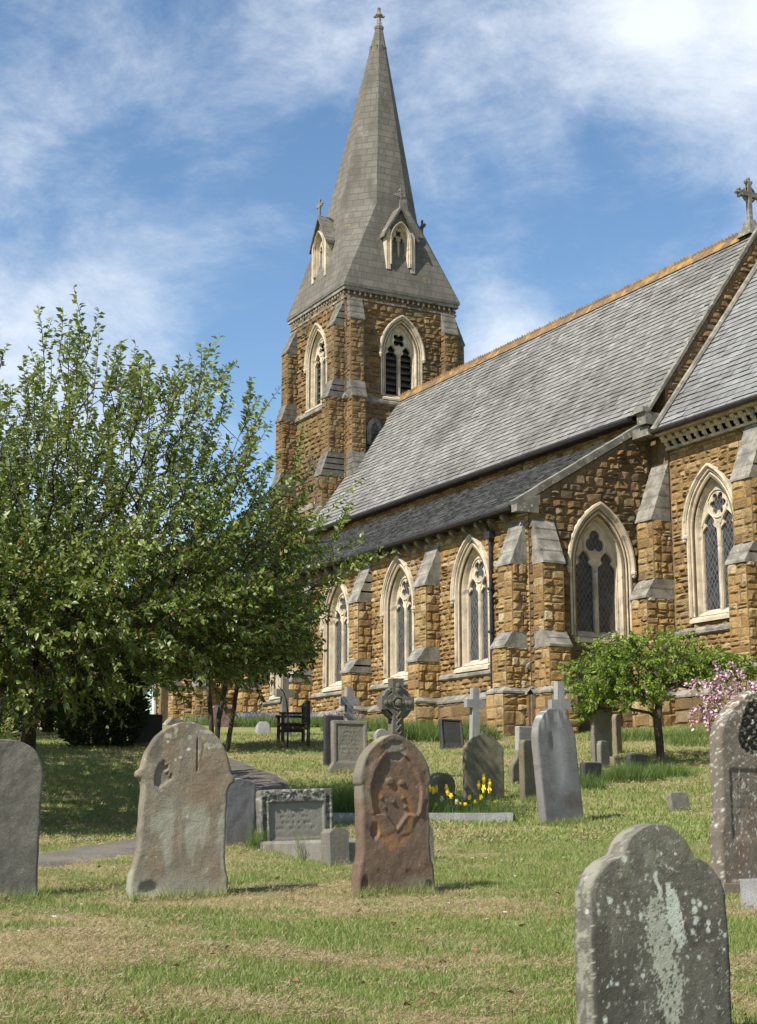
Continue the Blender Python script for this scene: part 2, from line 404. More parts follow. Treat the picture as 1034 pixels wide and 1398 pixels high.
# ---- gothic two-light window; local axes: x along the wall, -y outward, origin at sill centre
def foil(cx, cz, r, n, rot=0, k=40):
    P = []
    for i in range(k):
        t = 2 * math.pi * i / k
        P.append((cx + r * (.55 + .45 * abs(math.cos(n * (t - rot) / 2)) ** .8) * math.cos(t), cz + r * (.55 + .45 * abs(math.cos(n * (t - rot) / 2)) ** .8) * math.sin(t)))
    return P
def light(cx, a, R, zs, z0):
    P = []
    for x, z in arch_pts(a, R, zs, z0, 0, 14):
        if z > zs + .001:
            u = (z - zs) / (math.sqrt(R * R - (R - a) ** 2))
            x *= 1 - .42 * math.exp(-((u - .42) / .13) ** 2)
        P.append((cx + x, z))
    return P
WIN = dict()
def gothic_window(name, a, H, nfoil=4, louvre=False, sill=True, parent=church, hood=True, k=1.0):
    R = 2.15 * a; c = R - a; rise = math.sqrt(R * R - c * c); zs = H - rise
    mb = MB()
    sweep(mb, a, R, zs, 0, [(.26 * k, .06), (.26 * k, -.04), (.2 * k, -.045), (.185 * k, .0), (.155 * k, .02), (.14 * k, -.01), (.115 * k, -.02), (.09 * k, .0), (.085 * k, .07), (.055 * k, .09), (.045 * k, .06), (.02 * k, .06), (.0, .1), (-.03 * k, .2), (-.03 * k, .45)])
    w = mb.build(name, LIME, parent)
    b = a - .03 * k; Rb = R - .03 * k
    mw = .055 * (a / .62) ; la = (b - mw) / 2 - .025; lc = mw + la + .005
    zl = zs - .12 * a; Rl = 2.2 * la
    ro = .30 * a / .62; zc = zs + rise * .52
    pm = MB()
    holes = [light(-lc, la, Rl, zl, .06), light(lc, la, Rl, zl, .06), foil(0, zc, ro * .9, nfoil, math.pi / 2 if nfoil == 3 else math.pi / 4 * (nfoil == 4))]
    tri = (.12 * a)
    plate(pm, arch_pts(b, Rb, zs, .03, 0, 12), holes, .2, .3, 0)
    # raised roundel, sub-arch mouldings and mullion roll
    cir = [(ro * 1.08 * math.cos(2 * math.pi * i / 28), .195, zc + ro * 1.08 * math.sin(2 * math.pi * i / 28)) for i in range(29)]
    pm.tube(cir, .028 * k, 5, 0, None, False)
    for sgn in (-1, 1):
        pm.tube([(sgn * lc + x, .195, z) for x, z in arch_pts(la, Rl, zl, .06, .03, 8)], .024 * k, 5, 0, None, False)
    pm.tube([(0, .19, .05), (0, .19, zl + .1)], .035 * k, 6, 0)
    pm.build('tracery', LIME, w)
    if louvre:
        lm = MB(); n = int((H - .2) / .26)
        for i in range(n):
            z = .06 + i * .26; hw = arch_hw(b, Rb, zs, 0, 0, z + .24)
            if hw > .12: lm.add([(-hw, .31, z), (hw, .31, z), (hw, .31, z + .03), (-hw, .31, z + .03), (-hw, .6, z + .3), (hw, .6, z + .3)], [(0, 1, 2, 3), (3, 2, 5, 4)], 0)
        lm.box(-a - .05, a + .05, .62, .64, -.02, H, 0)
        lm.build('louvres', LOUVRE, w)
    else:
        gm = MB(); plate(gm, arch_pts(b, Rb, zs, .03, 0, 12), [], .262, .3, 0, None, False); gm.build('glass', GLASS, w)
    if hood:
        hm = MB(); sweep(hm, a, R, zs, zs - .06, [(.245 * k, .02), (.25 * k, -.07), (.29 * k, -.12), (.345 * k, -.11), (.35 * k, .02)])
        for sgn in (-1, 1): hm.ball((sgn * (a + .3 * k), -.06, zs - .1), .085 * k, 0, None, 7, 5); hm.ball((sgn * (a + .3 * k), -.07, zs - .18), .055 * k, 0, None, 6, 4)
        hm.build('hood_mould', LIME, w)
    if sill:
        smb = MB(); e = a + .2 * k
        smb.add([(-e, -.10, -.16), (e, -.10, -.16), (e, -.10, -.08), (-e, -.10, -.08), (-a - .02, .26, .16), (a + .02, .26, .16), (-e, .1, -.16), (e, .1, -.16), (-e, .03, .0), (e, .03, .0)],
                [(0, 1, 2, 3), (3, 2, 9, 8), (8, 9, 5, 4), (0, 3, 8, 6), (1, 7, 9, 2)], 0)
        smb.build('sill', LIME, w)
    return w, (a, R, zs)

# ---- buttress; local axes: x across, -y outward, z up from the ground; stages (z0, z1, projection), slope from z1 to the next z0
def buttress(name, w, stages, top, plinth=None, parent=church, stone=IRON, seed=1, cap=LIME_GREY):
    rn = random.Random(seed); mb = MB(); h = w / 2
    def shaft(hw, p, z0, z1, ch=(.15, .27), bw=(.16, .36)):
        mb.box(-hw, hw, -p, .05, z0, z1, 0)
        kw = dict(ch=ch, d=(.012, .04), rnd=rn)
        stones(mb, frame((0, -p, 0), 0), lambda a, b: [(-hw, hw)], z0, z1, bw=(hw * .7, hw * 1.5), **kw)
        stones(mb, frame((hw, 0, 0), R_(90)), lambda a, b: [(-p, 0)], z0, z1, bw=bw, **kw)
        stones(mb, frame((-hw, 0, 0), R_(-90)), lambda a, b: [(0, p)], z0, z1, bw=bw, **kw)
    def slope(hw, p0, p1, z0, z1, n):
        hw += .02; pa = p0 + .03
        for i in range(n):              # lapped weathering slabs
            a, b = i / n, (i + 1) / n
            ya, yb = -(pa + (p1 - pa) * a), -(pa + (p1 - pa) * b); za, zb = z0 + (z1 - z0) * a, z0 + (z1 - z0) * b
            o = .022
            mb.add([(-hw, ya - o, za - .02), (hw, ya - o, za - .02), (hw, ya - o, za + .035), (-hw, ya - o, za + .035), (-hw, yb - .004, zb + .03), (hw, yb - .004, zb + .03), (-hw, .03, za - .02), (hw, .03, za - .02), (-hw, .03, zb + .03), (hw, .03, zb + .03)],
                   [(0, 1, 2, 3), (3, 2, 5, 4), (0, 3, 4, 8, 6), (1, 7, 9, 5, 2), (6, 7, 1, 0), (4, 5, 9, 8)], 2)
    if plinth:
        pz, pp = plinth
        shaft(h + .07, pp, -.6, pz, (.25, .34), (.3, .6))
        hw = h + .1; p0 = stages[0][2]
        mb.add([(-hw, -pp - .03, pz), (hw, -pp - .03, pz), (hw, -pp - .03, pz + .05), (-hw, -pp - .03, pz + .05), (h, -p0, pz + .16), (-h, -p0, pz + .16), (-hw, .05, pz + .05), (hw, .05, pz + .05), (h, .05, pz + .16), (-h, .05, pz + .16), (-hw, .05, pz), (hw, .05, pz)],
               [(0, 1, 2, 3), (3, 2, 4, 5), (2, 7, 8, 4), (3, 5, 9, 6), (1, 11, 7, 2), (0, 3, 6, 10)], 2)
    for i, (z0, z1, p) in enumerate(stages):
        shaft(h, p, z0, z1)
        if i + 1 < len(stages): slope(h, p, stages[i + 1][2], z1, stages[i + 1][0], max(2, int((stages[i + 1][0] - z1) / .22)))
        else: slope(h, p, 0.0, z1, top, max(3, int((top - z1) / .26)))
    return mb.build(name, [MORTAR, stone, cap], parent)
def slates(name, M, L, W, mat, parent=church, ew=.29, row=.2, seed=3, base=LEAD):
    rn = random.Random(seed); mb = MB()
    mb.add([(0, 0, -.02), (L, 0, -.02), (L, W, -.02), (0, W, -.02)], [(0, 1, 2, 3)], 1, M)
    j = 0; v = 0
    while v < W:
        x = -ew * rn.random() * .4 - (ew / 2 if j % 2 else 0)
        while x < L:
            w = ew * rn.uniform(.85, 1.12); x0 = max(0, x) + .004; x1 = min(L, x + w) - .004; x += w
            if x1 - x0 < .03: continue
            dv = rn.uniform(-.012, .012); t = rn.uniform(.022, .042); s = rn.uniform(-.006, .006); top = min(v + row * 1.08, W)
            mb.add([(x0, v + dv, .0), (x1, v + dv, .0), (x1, v + dv + s, t), (x0, v + dv - s, t + rn.uniform(-.006, .006)), (x1, top, .003), (x0, top, .003)], [(0, 1, 2, 3), (3, 2, 4, 5)], 0, M)
        v += row; j += 1
    return mb.build(name, [mat, base], parent)
def roof_frame(x0, y0, z0, ang, flip=False):          # x east, v up the slope (north when not flipped)
    ca, sa = math.cos(ang), math.sin(ang)
    if not flip: c = [(1, 0, 0), (0, ca, sa), (0, -sa, ca)]
    else: c = [(-1, 0, 0), (0, -ca, sa), (0, sa, ca)]
    return Matrix(((c[0][0], c[1][0], c[2][0], x0), (c[0][1], c[1][1], c[2][1], y0), (c[0][2], c[1][2], c[2][2], z0), (0, 0, 0, 1)))

# ---- south aisle
LEN = 19.5
win_a, W3 = gothic_window('window', .62, 3.02)
win_pos = [(-2.6 - 3.9 * k, 0, 1.88) for k in range(5)]
win_a.location = win_pos[0]
for p in win_pos[1:]: dup(win_a, church, p)
WO = [(p[0], 1.88, *W3) for p in win_pos]
wall('aisle_wall', frame((0, 0, 0), 0), [(-LEN, -1), (0, -1), (0, 5.5), (-LEN, 5.5)], lambda z: -LEN, lambda z: 0.0, 1.15, 5.45, WO, ch=(.11, .19), bw=(.14, .46), d=(.022, .06))
win_e, W4 = gothic_window('window', .70, 3.05, 3)
win_e.location = (0, 2.15, 2.45); win_e.rotation_euler = (0, 0, R_(90))
AS = .605
wall('aisle_end_wall', frame((0, 0, 0), R_(90)), [(0, -1), (3.9, -1), (3.9, 5.72 + AS * 3.9), (0, 5.72)], lambda z: 0.0 if z < 5.72 else (z - 5.72) / AS + .02, lambda z: 3.8, 1.1, 8.05,
     [(2.15, 2.45, *W4)], (MORTAR, IRON_OLD), ch=(.17, .26), bw=(.24, .5), d=(.035, .085))
def plinth(name, M, x0, x1, h=.95, p=.16, seed=4):
    mb = MB(); rn = random.Random(seed)
    mb.box(x0, x1, -p, .02, -.8, h, 0, M)
    stones(mb, M @ Matrix.Translation((0, -p, 0)), lambda a, b: [(x0, x1)], -.6, h, ch=(.26, .36), bw=(.35, .8), d=(.015, .045), rnd=rn)
    x = x0
    while x < x1:
        w = min(rn.uniform(.6, 1.1), x1 - x)
        mb.add([(x + .004, -p - .04, h), (x + w - .004, -p - .04, h), (x + w - .004, -p - .04, h + .05), (x + .004, -p - .04, h + .05), (x + w - .004, -.01, h + .2), (x + .004, -.01, h + .2)], [(0, 1, 2, 3), (3, 2, 4, 5)], 2, M)
        x += w
    return mb.build(name, [MORTAR, IRON_OLD, LIME_GREY], church)
plinth('plinth', frame((0, 0, 0), 0), -LEN, .1)
plinth('plinth', frame((0, 0, 0), R_(90)), -.1, 3.6)
mb = MB()
mb.prism([(-.02, 1.56), (-.02, 1.74), (-.1, 1.66), (-.1, 1.6), (-.06, 1.56)], -LEN, 0, 0, Matrix(((0, 1, 0, 0), (1, 0, 0, 0), (0, 0, 1, 0), (0, 0, 0, 1))))
mb.build('sill_string', LIME_GREY, church)
but = buttress('buttress', .6, [(1.1, 2.1, .68), (2.45, 4.15, .45)], 5.28, (.98, .82))
but_pos = [(-4.55 - 3.9 * k, 0, 0) for k in range(4)]
but.location = but_pos[0]
for p in but_pos[1:]: dup(but, church, p)
cb = buttress('buttress', .62, [(1.1, 2.1, .66), (2.45, 4.15, .45)], 5.3, (.98, .8), seed=5); cb.location = (-.4, 0, 0)
ce = dup(cb, church, (0, .4, 0), R_(90))
ang_a = math.atan(AS)
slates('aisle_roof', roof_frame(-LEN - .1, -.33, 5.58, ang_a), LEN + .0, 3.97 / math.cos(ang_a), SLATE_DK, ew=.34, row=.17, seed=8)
mb = MB()
M = roof_frame(-.16, -.42, 5.62, ang_a); x = 0.0
for k, w in enumerate([.9, .75, .8, .85, .8, .62]):
    if x > 0: pass
    mb.box(0, .24, x + .004, x + w - .004, -.1, .07 + .006 * (k % 2), 0, M); x += w
mb.build('aisle_coping', COPING, church)
mb = MB(); mb.box(-.14, .1, -.4, .25, 5.42, 5.62, 0); mb.prism([(-.4, 5.62), (.3, 5.62), (.3, 5.9)], .0, .1, 0, Matrix(((0, 1, 0, 0), (1, 0, 0, 0), (0, 0, 1, 0), (0, 0, 0, 1))))
mb.build('kneeler', COPING, church)
mb = MB()
mb.tube([(-LEN - .1, -.38, 5.56), (-.2, -.38, 5.56)], .075, 8); mb.box(-LEN, -.2, -.3, -.01, 5.5, 5.53)
mb.build('gutter', IRONM, church)
mb = MB()
k = -.9; kk = []
while k > -LEN:
    kk.append(k); k -= .62
mb.add([(-.06, 0, 5.26), (.06, 0, 5.26), (.06, -.07, 5.3), (-.06, -.07, 5.3), (.06, -.22, 5.43), (-.06, -.22, 5.43), (.06, -.22, 5.5), (-.06, -.22, 5.5), (.06, 0, 5.5), (-.06, 0, 5.5)],
       [(0, 1, 2, 3), (3, 2, 4, 5), (5, 4, 6, 7), (1, 8, 6, 4, 2), (0, 3, 5, 7, 9), (7, 6, 8, 9)])
corb = mb.build('eaves_corbel', LIME_GREY, church); corb.location = (kk[0], 0, 0)
for k in kk[1:]: dup(corb, church, (k, 0, 0))
def drainpipe(x, z0, z1, y=-.09):
    mb = MB(); mb.tube([(0, -.38, z1 + .25), (0, -.2, z1 + .12), (0, y, z1 - .1), (0, y, z0)], .05, 8); mb.box(-.12, .12, -.2, -.02, z1 - .2, z1 - .02)
    for z in np.arange(z0 + .6, z1 - .4, 1.1): mb.box(-.075, .075, y - .06, -.0, z, z + .06)
    o = mb.build('drainpipe', IRONM, church); o.location = (x, 0, 0); return o
dp = drainpipe(-1.6, .9, 5.2)
dup(dp, church, (-12.95, 0, 0))

# ---- nave
NE0 = 8.25; ang_n = math.atan(1.40); HN = RIDGE_N - 3.33; RH = NE0 + 1.4 * HN
NX = frame((0, 3.6, 0), 0)
wall('nave_wall', NX, [(-LEN, 5), (0, 5), (0, 8.4), (-LEN, 8.4)], lambda z: -LEN, lambda z: 0.0, 7.4, 8.35)
mb = MB(); mb.box(-LEN, .7, 11.0, 11.2, -1, 8.3); mb.build('nave_wall', IRON_OLD, church)
slates('nave_roof', roof_frame(-LEN - .35, 3.33, NE0 + .04, ang_n), LEN + 1.0, HN / math.cos(ang_n), SLATE, seed=12)
slates('nave_roof', roof_frame(.65, 2 * RIDGE_N - 3.33, NE0 + .04, ang_n, True), LEN + 1.0, HN / math.cos(ang_n), SLATE, ew=.6, row=.42, seed=13)
mb = MB(); mb.tube([(-LEN - .3, 3.27, NE0 - .03), (-.05, 3.27, NE0 - .03)], .085, 8); mb.box(-LEN - .3, -.05, 3.36, 3.6, NE0 - .1, NE0 - .06); mb.build('gutter', IRONM, church)
mb = MB()
x = -LEN - .3; rn = random.Random(5)
while x < .3:
    w = .3; y = RIDGE_N; z = RH + .1
    mb.add([(x, y - .2, z - .25), (x + w - .012, y - .2, z - .25), (x + w - .012, y, z + .05), (x, y, z + .05), (x, y + .2, z - .25), (x + w - .012, y + .2, z - .25)], [(0, 1, 2, 3), (3, 2, 5, 4), (0, 3, 4), (1, 5, 2)])
    for q in range(2):
        cx = x + .07 + q * .15; hh = .14 + rn.uniform(-.02, .02)
        P = [(cx - .065, z + .02), (cx - .07, z + hh * .6), (cx - .03, z + hh * .7), (cx, z + hh), (cx + .03, z + hh * .7), (cx + .07, z + hh * .6), (cx + .065, z + .02)]
        mb.prism(P, y - .02, y + .02)
    x += w
mb.build('ridge_tiles', RIDGE, church)
# east gable of the nave, rising above both roofs
g = .30
def gab(nn, dz=0): return NE0 + 1.4 * (min(nn, 2 * RIDGE_N - nn) - 3.33) + dz
wall('nave_gable', frame((.72, 0, 0), R_(90)), [(3.85, 4), (10.95, 4), (10.95, gab(3.85, -.03)), (RIDGE_N, gab(RIDGE_N, -.03)), (3.85, gab(3.85, -.03))],
     lambda z: max(3.87, 3.33 + (z - NE0) / 1.4), lambda z: min(11.4, 2 * RIDGE_N - 3.33 - (z - NE0) / 1.4), 7.2, gab(RIDGE_N) - .1, (), (MORTAR, IRON_OLD), d=(.03, .07))
mb = MB()
mb.prism([(3.9, -1), (10.9, -1), (10.9, gab(3.9, -.2)), (RIDGE_N, gab(RIDGE_N, -.2)), (3.9, gab(3.9, -.2))], -.02, .7, 0, Matrix(((0, 1, 0, 0), (1, 0, 0, 0), (0, 0, 1, 0), (0, 0, 0, 1))))
mb.build('nave_gable_core', IRON_OLD, church)
mb = MB(); SL = HN / math.cos(ang_n)
for fl in (False, True):
    M = roof_frame(.655 if not fl else .785, 3.33 if not fl else 2 * RIDGE_N - 3.33, NE0 + .12, ang_n, fl); v = -.15; k = 0
    while v < SL - .02:
        w = min(.82, SL + .02 - v); mb.box(0, .13, v + .005, v + w - .005, -.04, .04 + .008 * (k % 2), 0, M); v += w; k += 1
mb.box(.4, .76, 3.15, 3.6, NE0 - .34, NE0 - .02); mb.box(.38, .77, 3.06, 3.32, NE0 - .03, NE0 + .1); mb.box(.05, .7, 3.25, 3.62, NE0 - .62, NE0 - .38)
mb.build('gable_coping', COPING, church)
def cross(mb, h, w, t=.07, knob=True, M=None):
    mb.box(-t * .8, t * .8, -t * .8, t * .8, 0, h, 0, M); zc = h * .68
    mb.box(-w / 2, w / 2, -t * .78, t * .78, zc - t, zc + t, 0, M)
    ring = [(.19 * h * math.cos(i * math.pi / 8), 0, zc + .19 * h * math.sin(i * math.pi / 8)) for i in range(17)]
    mb.tube(ring, t * .5, 5, 0, M, False)
    if knob:
        for x, z in ((-w / 2, zc), (w / 2, zc), (0, h)):
            for dx, dz in ((0, 0), (.09, .0), (-.09, .0), (0, .09), (0, -.09)): mb.ball((x + dx * h / 1.15, 0, z + dz * h / 1.15), .065 * h / 1.15, 0, M, 6, 4)
mb = MB(); M = frame((.34, RIDGE_N, RH + .1), R_(90))
mb.add([(-.28, -.28, -.2), (.28, -.28, -.2), (.28, .28, -.2), (-.28, .28, -.2), (-.1, -.1, .3), (.1, -.1, .3), (.1, .1, .3), (-.1, .1, .3)], [(0, 1, 5, 4), (1, 2, 6, 5), (2, 3, 7, 6), (3, 0, 4, 7), (4, 5, 6, 7)], 0, M)
cross(mb, 1.15, .72, .075, True, M @ Matrix.Translation((0, 0, .28)))
mb.build('gable_cross', COPING, church)
# west verge of the nave roof against the tower
mb = MB(); M = roof_frame(-LEN - .4, 3.33, NE0 + .0, ang_n); v = -.1; k = 0
while v < SL - .05: w = min(.9, SL - v); mb.box(0, .3, v + .004, v + w - .004, -.2, .16 + .006 * (k % 2), 0, M); v += w; k += 1
mb.build('verge_coping', COPING, church)
mb = MB(); mb.prism([(3.55, 5.5), (11.25, 5.5), (11.25, gab(3.55)), (RIDGE_N, gab(RIDGE_N) - .1), (3.55, gab(3.55))], -LEN - .3, -LEN + .1, 0, Matrix(((0, 1, 0, 0), (1, 0, 0, 0), (0, 0, 1, 0), (0, 0, 0, 1))))
mb.prism([(0.02, -1), (3.6, -1), (3.6, 5.62 + AS * 3.7), (0.02, 5.62)], -LEN - .3, -LEN + .1, 0, Matrix(((0, 1, 0, 0), (1, 0, 0, 0), (0, 0, 1, 0), (0, 0, 0, 1))))
mb.build('west_wall', IRON_OLD, church)

# ---- chancel
CN = 3.9; CE = 7.72; CS = 1.335; CL = 11.0
win_c, W5 = gothic_window('window', .68, 3.35, 6)
cpos = [(2.25, CN, 2.9), (6.2, CN, 2.9), (9.6, CN, 2.9)]
win_c.location = cpos[0]
for p in cpos[1:]: dup(win_c, church, p)
wall('chancel_wall', frame((0, CN, 0), 0), [(.7, -1), (CL, -1), (CL, 7.4), (.7, 7.4)], lambda z: .75, lambda z: CL, 1.1, 7.25, [(p[0], 2.9, *W5) for p in cpos], ch=(.11, .19), bw=(.14, .46), d=(.022, .06))
plinth('plinth', frame((0, CN, 0), 0), .7, CL, seed=9)
b0 = buttress('buttress', .64, [(1.1, 3.45, .86), (3.9, 5.45, .6)], 7.0, (.98, 1.0), seed=14); b0.location = (.38, CN, 0)
for e in (4.0, 8.0): dup(b0, church, (e, CN, .55 if e < 4 else .4))
mb = MB(); mb.prism([(CN - .02, 2.44), (CN - .02, 2.64), (CN - .1, 2.56), (CN - .1, 2.48)], .76, CL, 0, Matrix(((0, 1, 0, 0), (1, 0, 0, 0), (0, 0, 1, 0), (0, 0, 0, 1))))
mb.build('sill_string', LIME_GREY, church)
ang_c = math.atan(CS); CW = (RIDGE_N - 3.4) / math.cos(ang_c)
slates('chancel_roof', roof_frame(.75, 3.4, CE, ang_c), CL - .7, CW, SLATE_CH, ew=.3, row=.215, seed=21)
slates('chancel_roof', roof_frame(CL, 2 * RIDGE_N - 3.4, CE, ang_c, True), CL - .7, CW, SLATE_CH, ew=.6, row=.42, seed=22)
mb = MB(); M = roof_frame(.74, 3.4, CE, ang_c); mb.tube([tuple(M @ Vector((.06, v, .06))) for v in np.linspace(-.05, CW, 12)], .085, 8)
mb.build('roof_verge_roll', LIME_GREY, church)
mb = MB(); mb.tube([(.8, RIDGE_N, CE + CS * (RIDGE_N - 3.4) + .04), (CL, RIDGE_N, CE + CS * (RIDGE_N - 3.4) + .04)], .12, 8)
mb.build('ridge_tiles', mat_simple('ridge_red', (.42, .15, .08), (.3, .1, .06), 3), church)
mb = MB(); mb.tube([(.76, 3.34, CE - .02), (CL, 3.34, CE - .02)], .07, 8); mb.build('gutter', IRONM, church)
mb = MB(); mb.box(.74, CL, 3.42, CN + .02, CE - .12, CE - .06); k = .86            # cornice of carved leaf brackets
mb.box(.74, CL, CN - .14, CN, CE - .46, CE - .40)
while k < CL:
    M = Matrix.Translation((k, CN, CE - .42))
    mb.box(-.035, .035, -.34, 0, .22, .3, 0, M)
    mb.tube([(0, -.02, .0), (0, -.12, .04), (0, -.2, .16), (0, -.34, .28)], [.05, .06, .06, .07], 6, 0, M)
    for dx, dz in ((-.085, .2), (.085, .2), (0, .1)): mb.ball((dx, -.24 + .4 * (.2 - dz), dz), .055, 0, M, 6, 4)
    k += .29
mb.build('leaf_cornice', LIME, church)
mb = MB(); mb.prism([(CN + .05, -1), (2 * RIDGE_N - CN, -1), (2 * RIDGE_N - CN, CE), (RIDGE_N, CE + CS * (RIDGE_N - 3.4) - .05), (CN + .05, CE)], CL - .3, CL, 0, Matrix(((0, 1, 0, 0), (1, 0, 0, 0), (0, 0, 1, 0), (0, 0, 0, 1))))
mb.box(.7, CL - .3, 10.6, 10.9, -1, 7.6); mb.build('chancel_end_wall', IRON_OLD, church)

# ---- tower
TE, TN, TH = -22.0, RIDGE_N, 2.48                 # centre and half width
TB = 13.75                                         # belfry string
def tface(k): return Matrix.Translation((TE, TN, 0)) @ Matrix.Rotation(R_(90) * k, 4, 'Z') @ Matrix.Translation((0, -TH, 0))   # k=0 south, 1 east
win_t, W6 = gothic_window('belfry_window', .68, 3.0, 4, True)
win_t.location = tface(1).to_translation() + Vector((0, 0, TB + .25)); win_t.rotation_euler = (0, 0, R_(90))
dup(win_t, church, tface(0).to_translation() + Vector((0, 0, TB + .25)), 0)
for k, det in ((0, 1), (1, 1), (2, 0), (3, 0)):
    ws = [(0, TB + .25, *W6)] if det else []
    kw = dict(ch=(.17, .27), bw=(.26, .6), d=(.03, .08)) if det else dict(ch=(.3, .4), bw=(.6, .9))
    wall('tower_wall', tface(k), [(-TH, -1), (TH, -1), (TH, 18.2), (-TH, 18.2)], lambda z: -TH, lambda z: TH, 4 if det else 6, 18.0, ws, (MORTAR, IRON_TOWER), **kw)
for q, (hz_, o1) in enumerate(((TB, .12), (9.9, .1), (5.6, .14))):
    mb = MB(); r = TH
    for k in range(4):
        M = tface(k)
        mb.add([(-r - .0, .0, hz_ + .2), (r, .0, hz_ + .2), (r + o1, -o1, hz_), (-r - o1, -o1, hz_), (r + o1, -o1, hz_ - .09), (-r - o1, -o1, hz_ - .09), (r, 0, hz_ - .15), (-r, 0, hz_ - .15)], [(0, 3, 2, 1), (3, 5, 4, 2), (5, 7, 6, 4)], 0, M)
    mb.build('string_course', LIME_GREY, church)
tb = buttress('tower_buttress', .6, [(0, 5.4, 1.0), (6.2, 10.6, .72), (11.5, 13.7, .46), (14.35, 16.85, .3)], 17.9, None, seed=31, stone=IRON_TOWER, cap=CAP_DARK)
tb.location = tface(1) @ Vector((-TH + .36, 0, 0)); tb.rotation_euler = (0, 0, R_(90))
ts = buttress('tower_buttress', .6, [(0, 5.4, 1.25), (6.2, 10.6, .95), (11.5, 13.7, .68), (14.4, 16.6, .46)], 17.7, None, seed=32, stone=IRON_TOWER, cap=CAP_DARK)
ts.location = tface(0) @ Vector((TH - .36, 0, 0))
for k in range(4):
    for sgn in (-1, 1):
        if (k, sgn) in ((1, -1), (0, 1)): continue
        dup(ts if k in (0, 2) else tb, church, tface(k) @ Vector((sgn * (TH - .36), 0, 0)), R_(90) * k)
# slit window low on the east face
mb = MB(); M = tface(1) @ Matrix.Translation((-1.25, 0, 11.95))
sweep(mb, .13, .3, .62, 0, [(.2, .02), (.2, -.1), (.02, -.1), (0, -.02), (0, .1)], 0, 8, M); plate(mb, arch_pts(.13, .3, .62, 0, .0, 8), [], .0 - .06, .05, 1, M, False)
mb.build('slit_window', [LIME_GREY, GLASS], church)
mb = MB()
for k in range(4):
    M = tface(k); mb.box(-TH - .04, TH + .04, -.06, .0, 17.72, 17.8, 0, M); mb.box(-TH - .1, TH + .1, -.12, .0, 18.06, 18.22, 0, M)
    for x in np.arange(-TH + .1, TH - .05, .24): mb.ball((x, -.06, 17.94), .06, 0, M, 6, 4); mb.box(x - .03, x + .03, -.08, 0, 17.95, 18.06, 0, M)
mb.build('tower_cornice', LIME_GREY, church)
# spire: square foot chamfered into an octagon, then a slender pyramid
mb = MB(); sq = 2.64; rO = 1.76 / math.cos(R_(22.5)); z1 = 22.25; lean = (.14, .26)
sq_pts = [(TE + sx * sq, TN + sy * sq) for sx, sy in ((1, 1), (-1, 1), (-1, -1), (1, -1))]
def octo(r, z, f): return [(TE + r * math.cos(R_(22.5 + 45 * k)) + lean[0] * f, TN + r * math.sin(R_(22.5 + 45 * k)) + lean[1] * f, z) for k in range(8)]
vs = [(x, y, 18.2) for x, y in sq_pts] + [(x, y, 18.3) for x, y in sq_pts] + octo(rO, z1, 0) + octo(.16, 30.95, 1)
fs = [(i, (i + 1) % 4, 4 + (i + 1) % 4, 4 + i) for i in range(4)]
for c in range(4):
    a, b = 8 + 2 * c, 8 + (2 * c + 1) % 8                      # octagon vertices on the diagonal face of corner c
    fs.append((4 + c, b, a)) if False else fs.append((4 + c, a, b))
    nx = 8 + (2 * c + 2) % 8
    fs.append((4 + c, b, nx, 4 + (c + 1) % 4))
fs += [(8 + i, 8 + (i + 1) % 8, 16 + (i + 1) % 8, 16 + i) for i in range(8)] + [tuple(range(16, 24))]
mb.add(vs, fs)
mb.add([(x, y, 18.21) for x, y in sq_pts], [(0, 1, 2, 3)])
for k in range(8):                                            # small vents under the tip
    a = R_(45 * k); r = .34
    mb.box(-.06, .06, -.03, .0, 0, .25, 0, Matrix.Translation((TE + lean[0] * .85 + r * math.cos(a), TN + lean[1] * .85 + r * math.sin(a), 29.8)) @ Matrix.Rotation(a + math.pi / 2, 4, 'Z'))
mb.build('spire', SPIRE, church)
mb = MB(); M = Matrix.Translation((TE + lean[0], TN + lean[1], 30.9)) @ Matrix.Rotation(R_(62), 4, 'Z')
mb.tube([(0, 0, 0), (0, 0, .12), (0, 0, .2), (0, 0, .55), (0, 0, .68), (0, 0, .78), (0, 0, .98)], [.19, .21, .12, .085, .17, .1, .05], 8, 0, M)
for dx in (-.18, .18): mb.ball((dx, 0, .62), .075, 0, M, 6, 4); mb.ball((0, dx, .62), .075, 0, M, 6, 4)
mb.box(-.18, .18, -.04, .04, .58, .65, 0, M); mb.box(-.04, .04, -.18, .18, .58, .65, 0, M); mb.ball((0, 0, .98), .08, 0, M, 6, 5)
mb.build('finial', LIME_GREY, church)
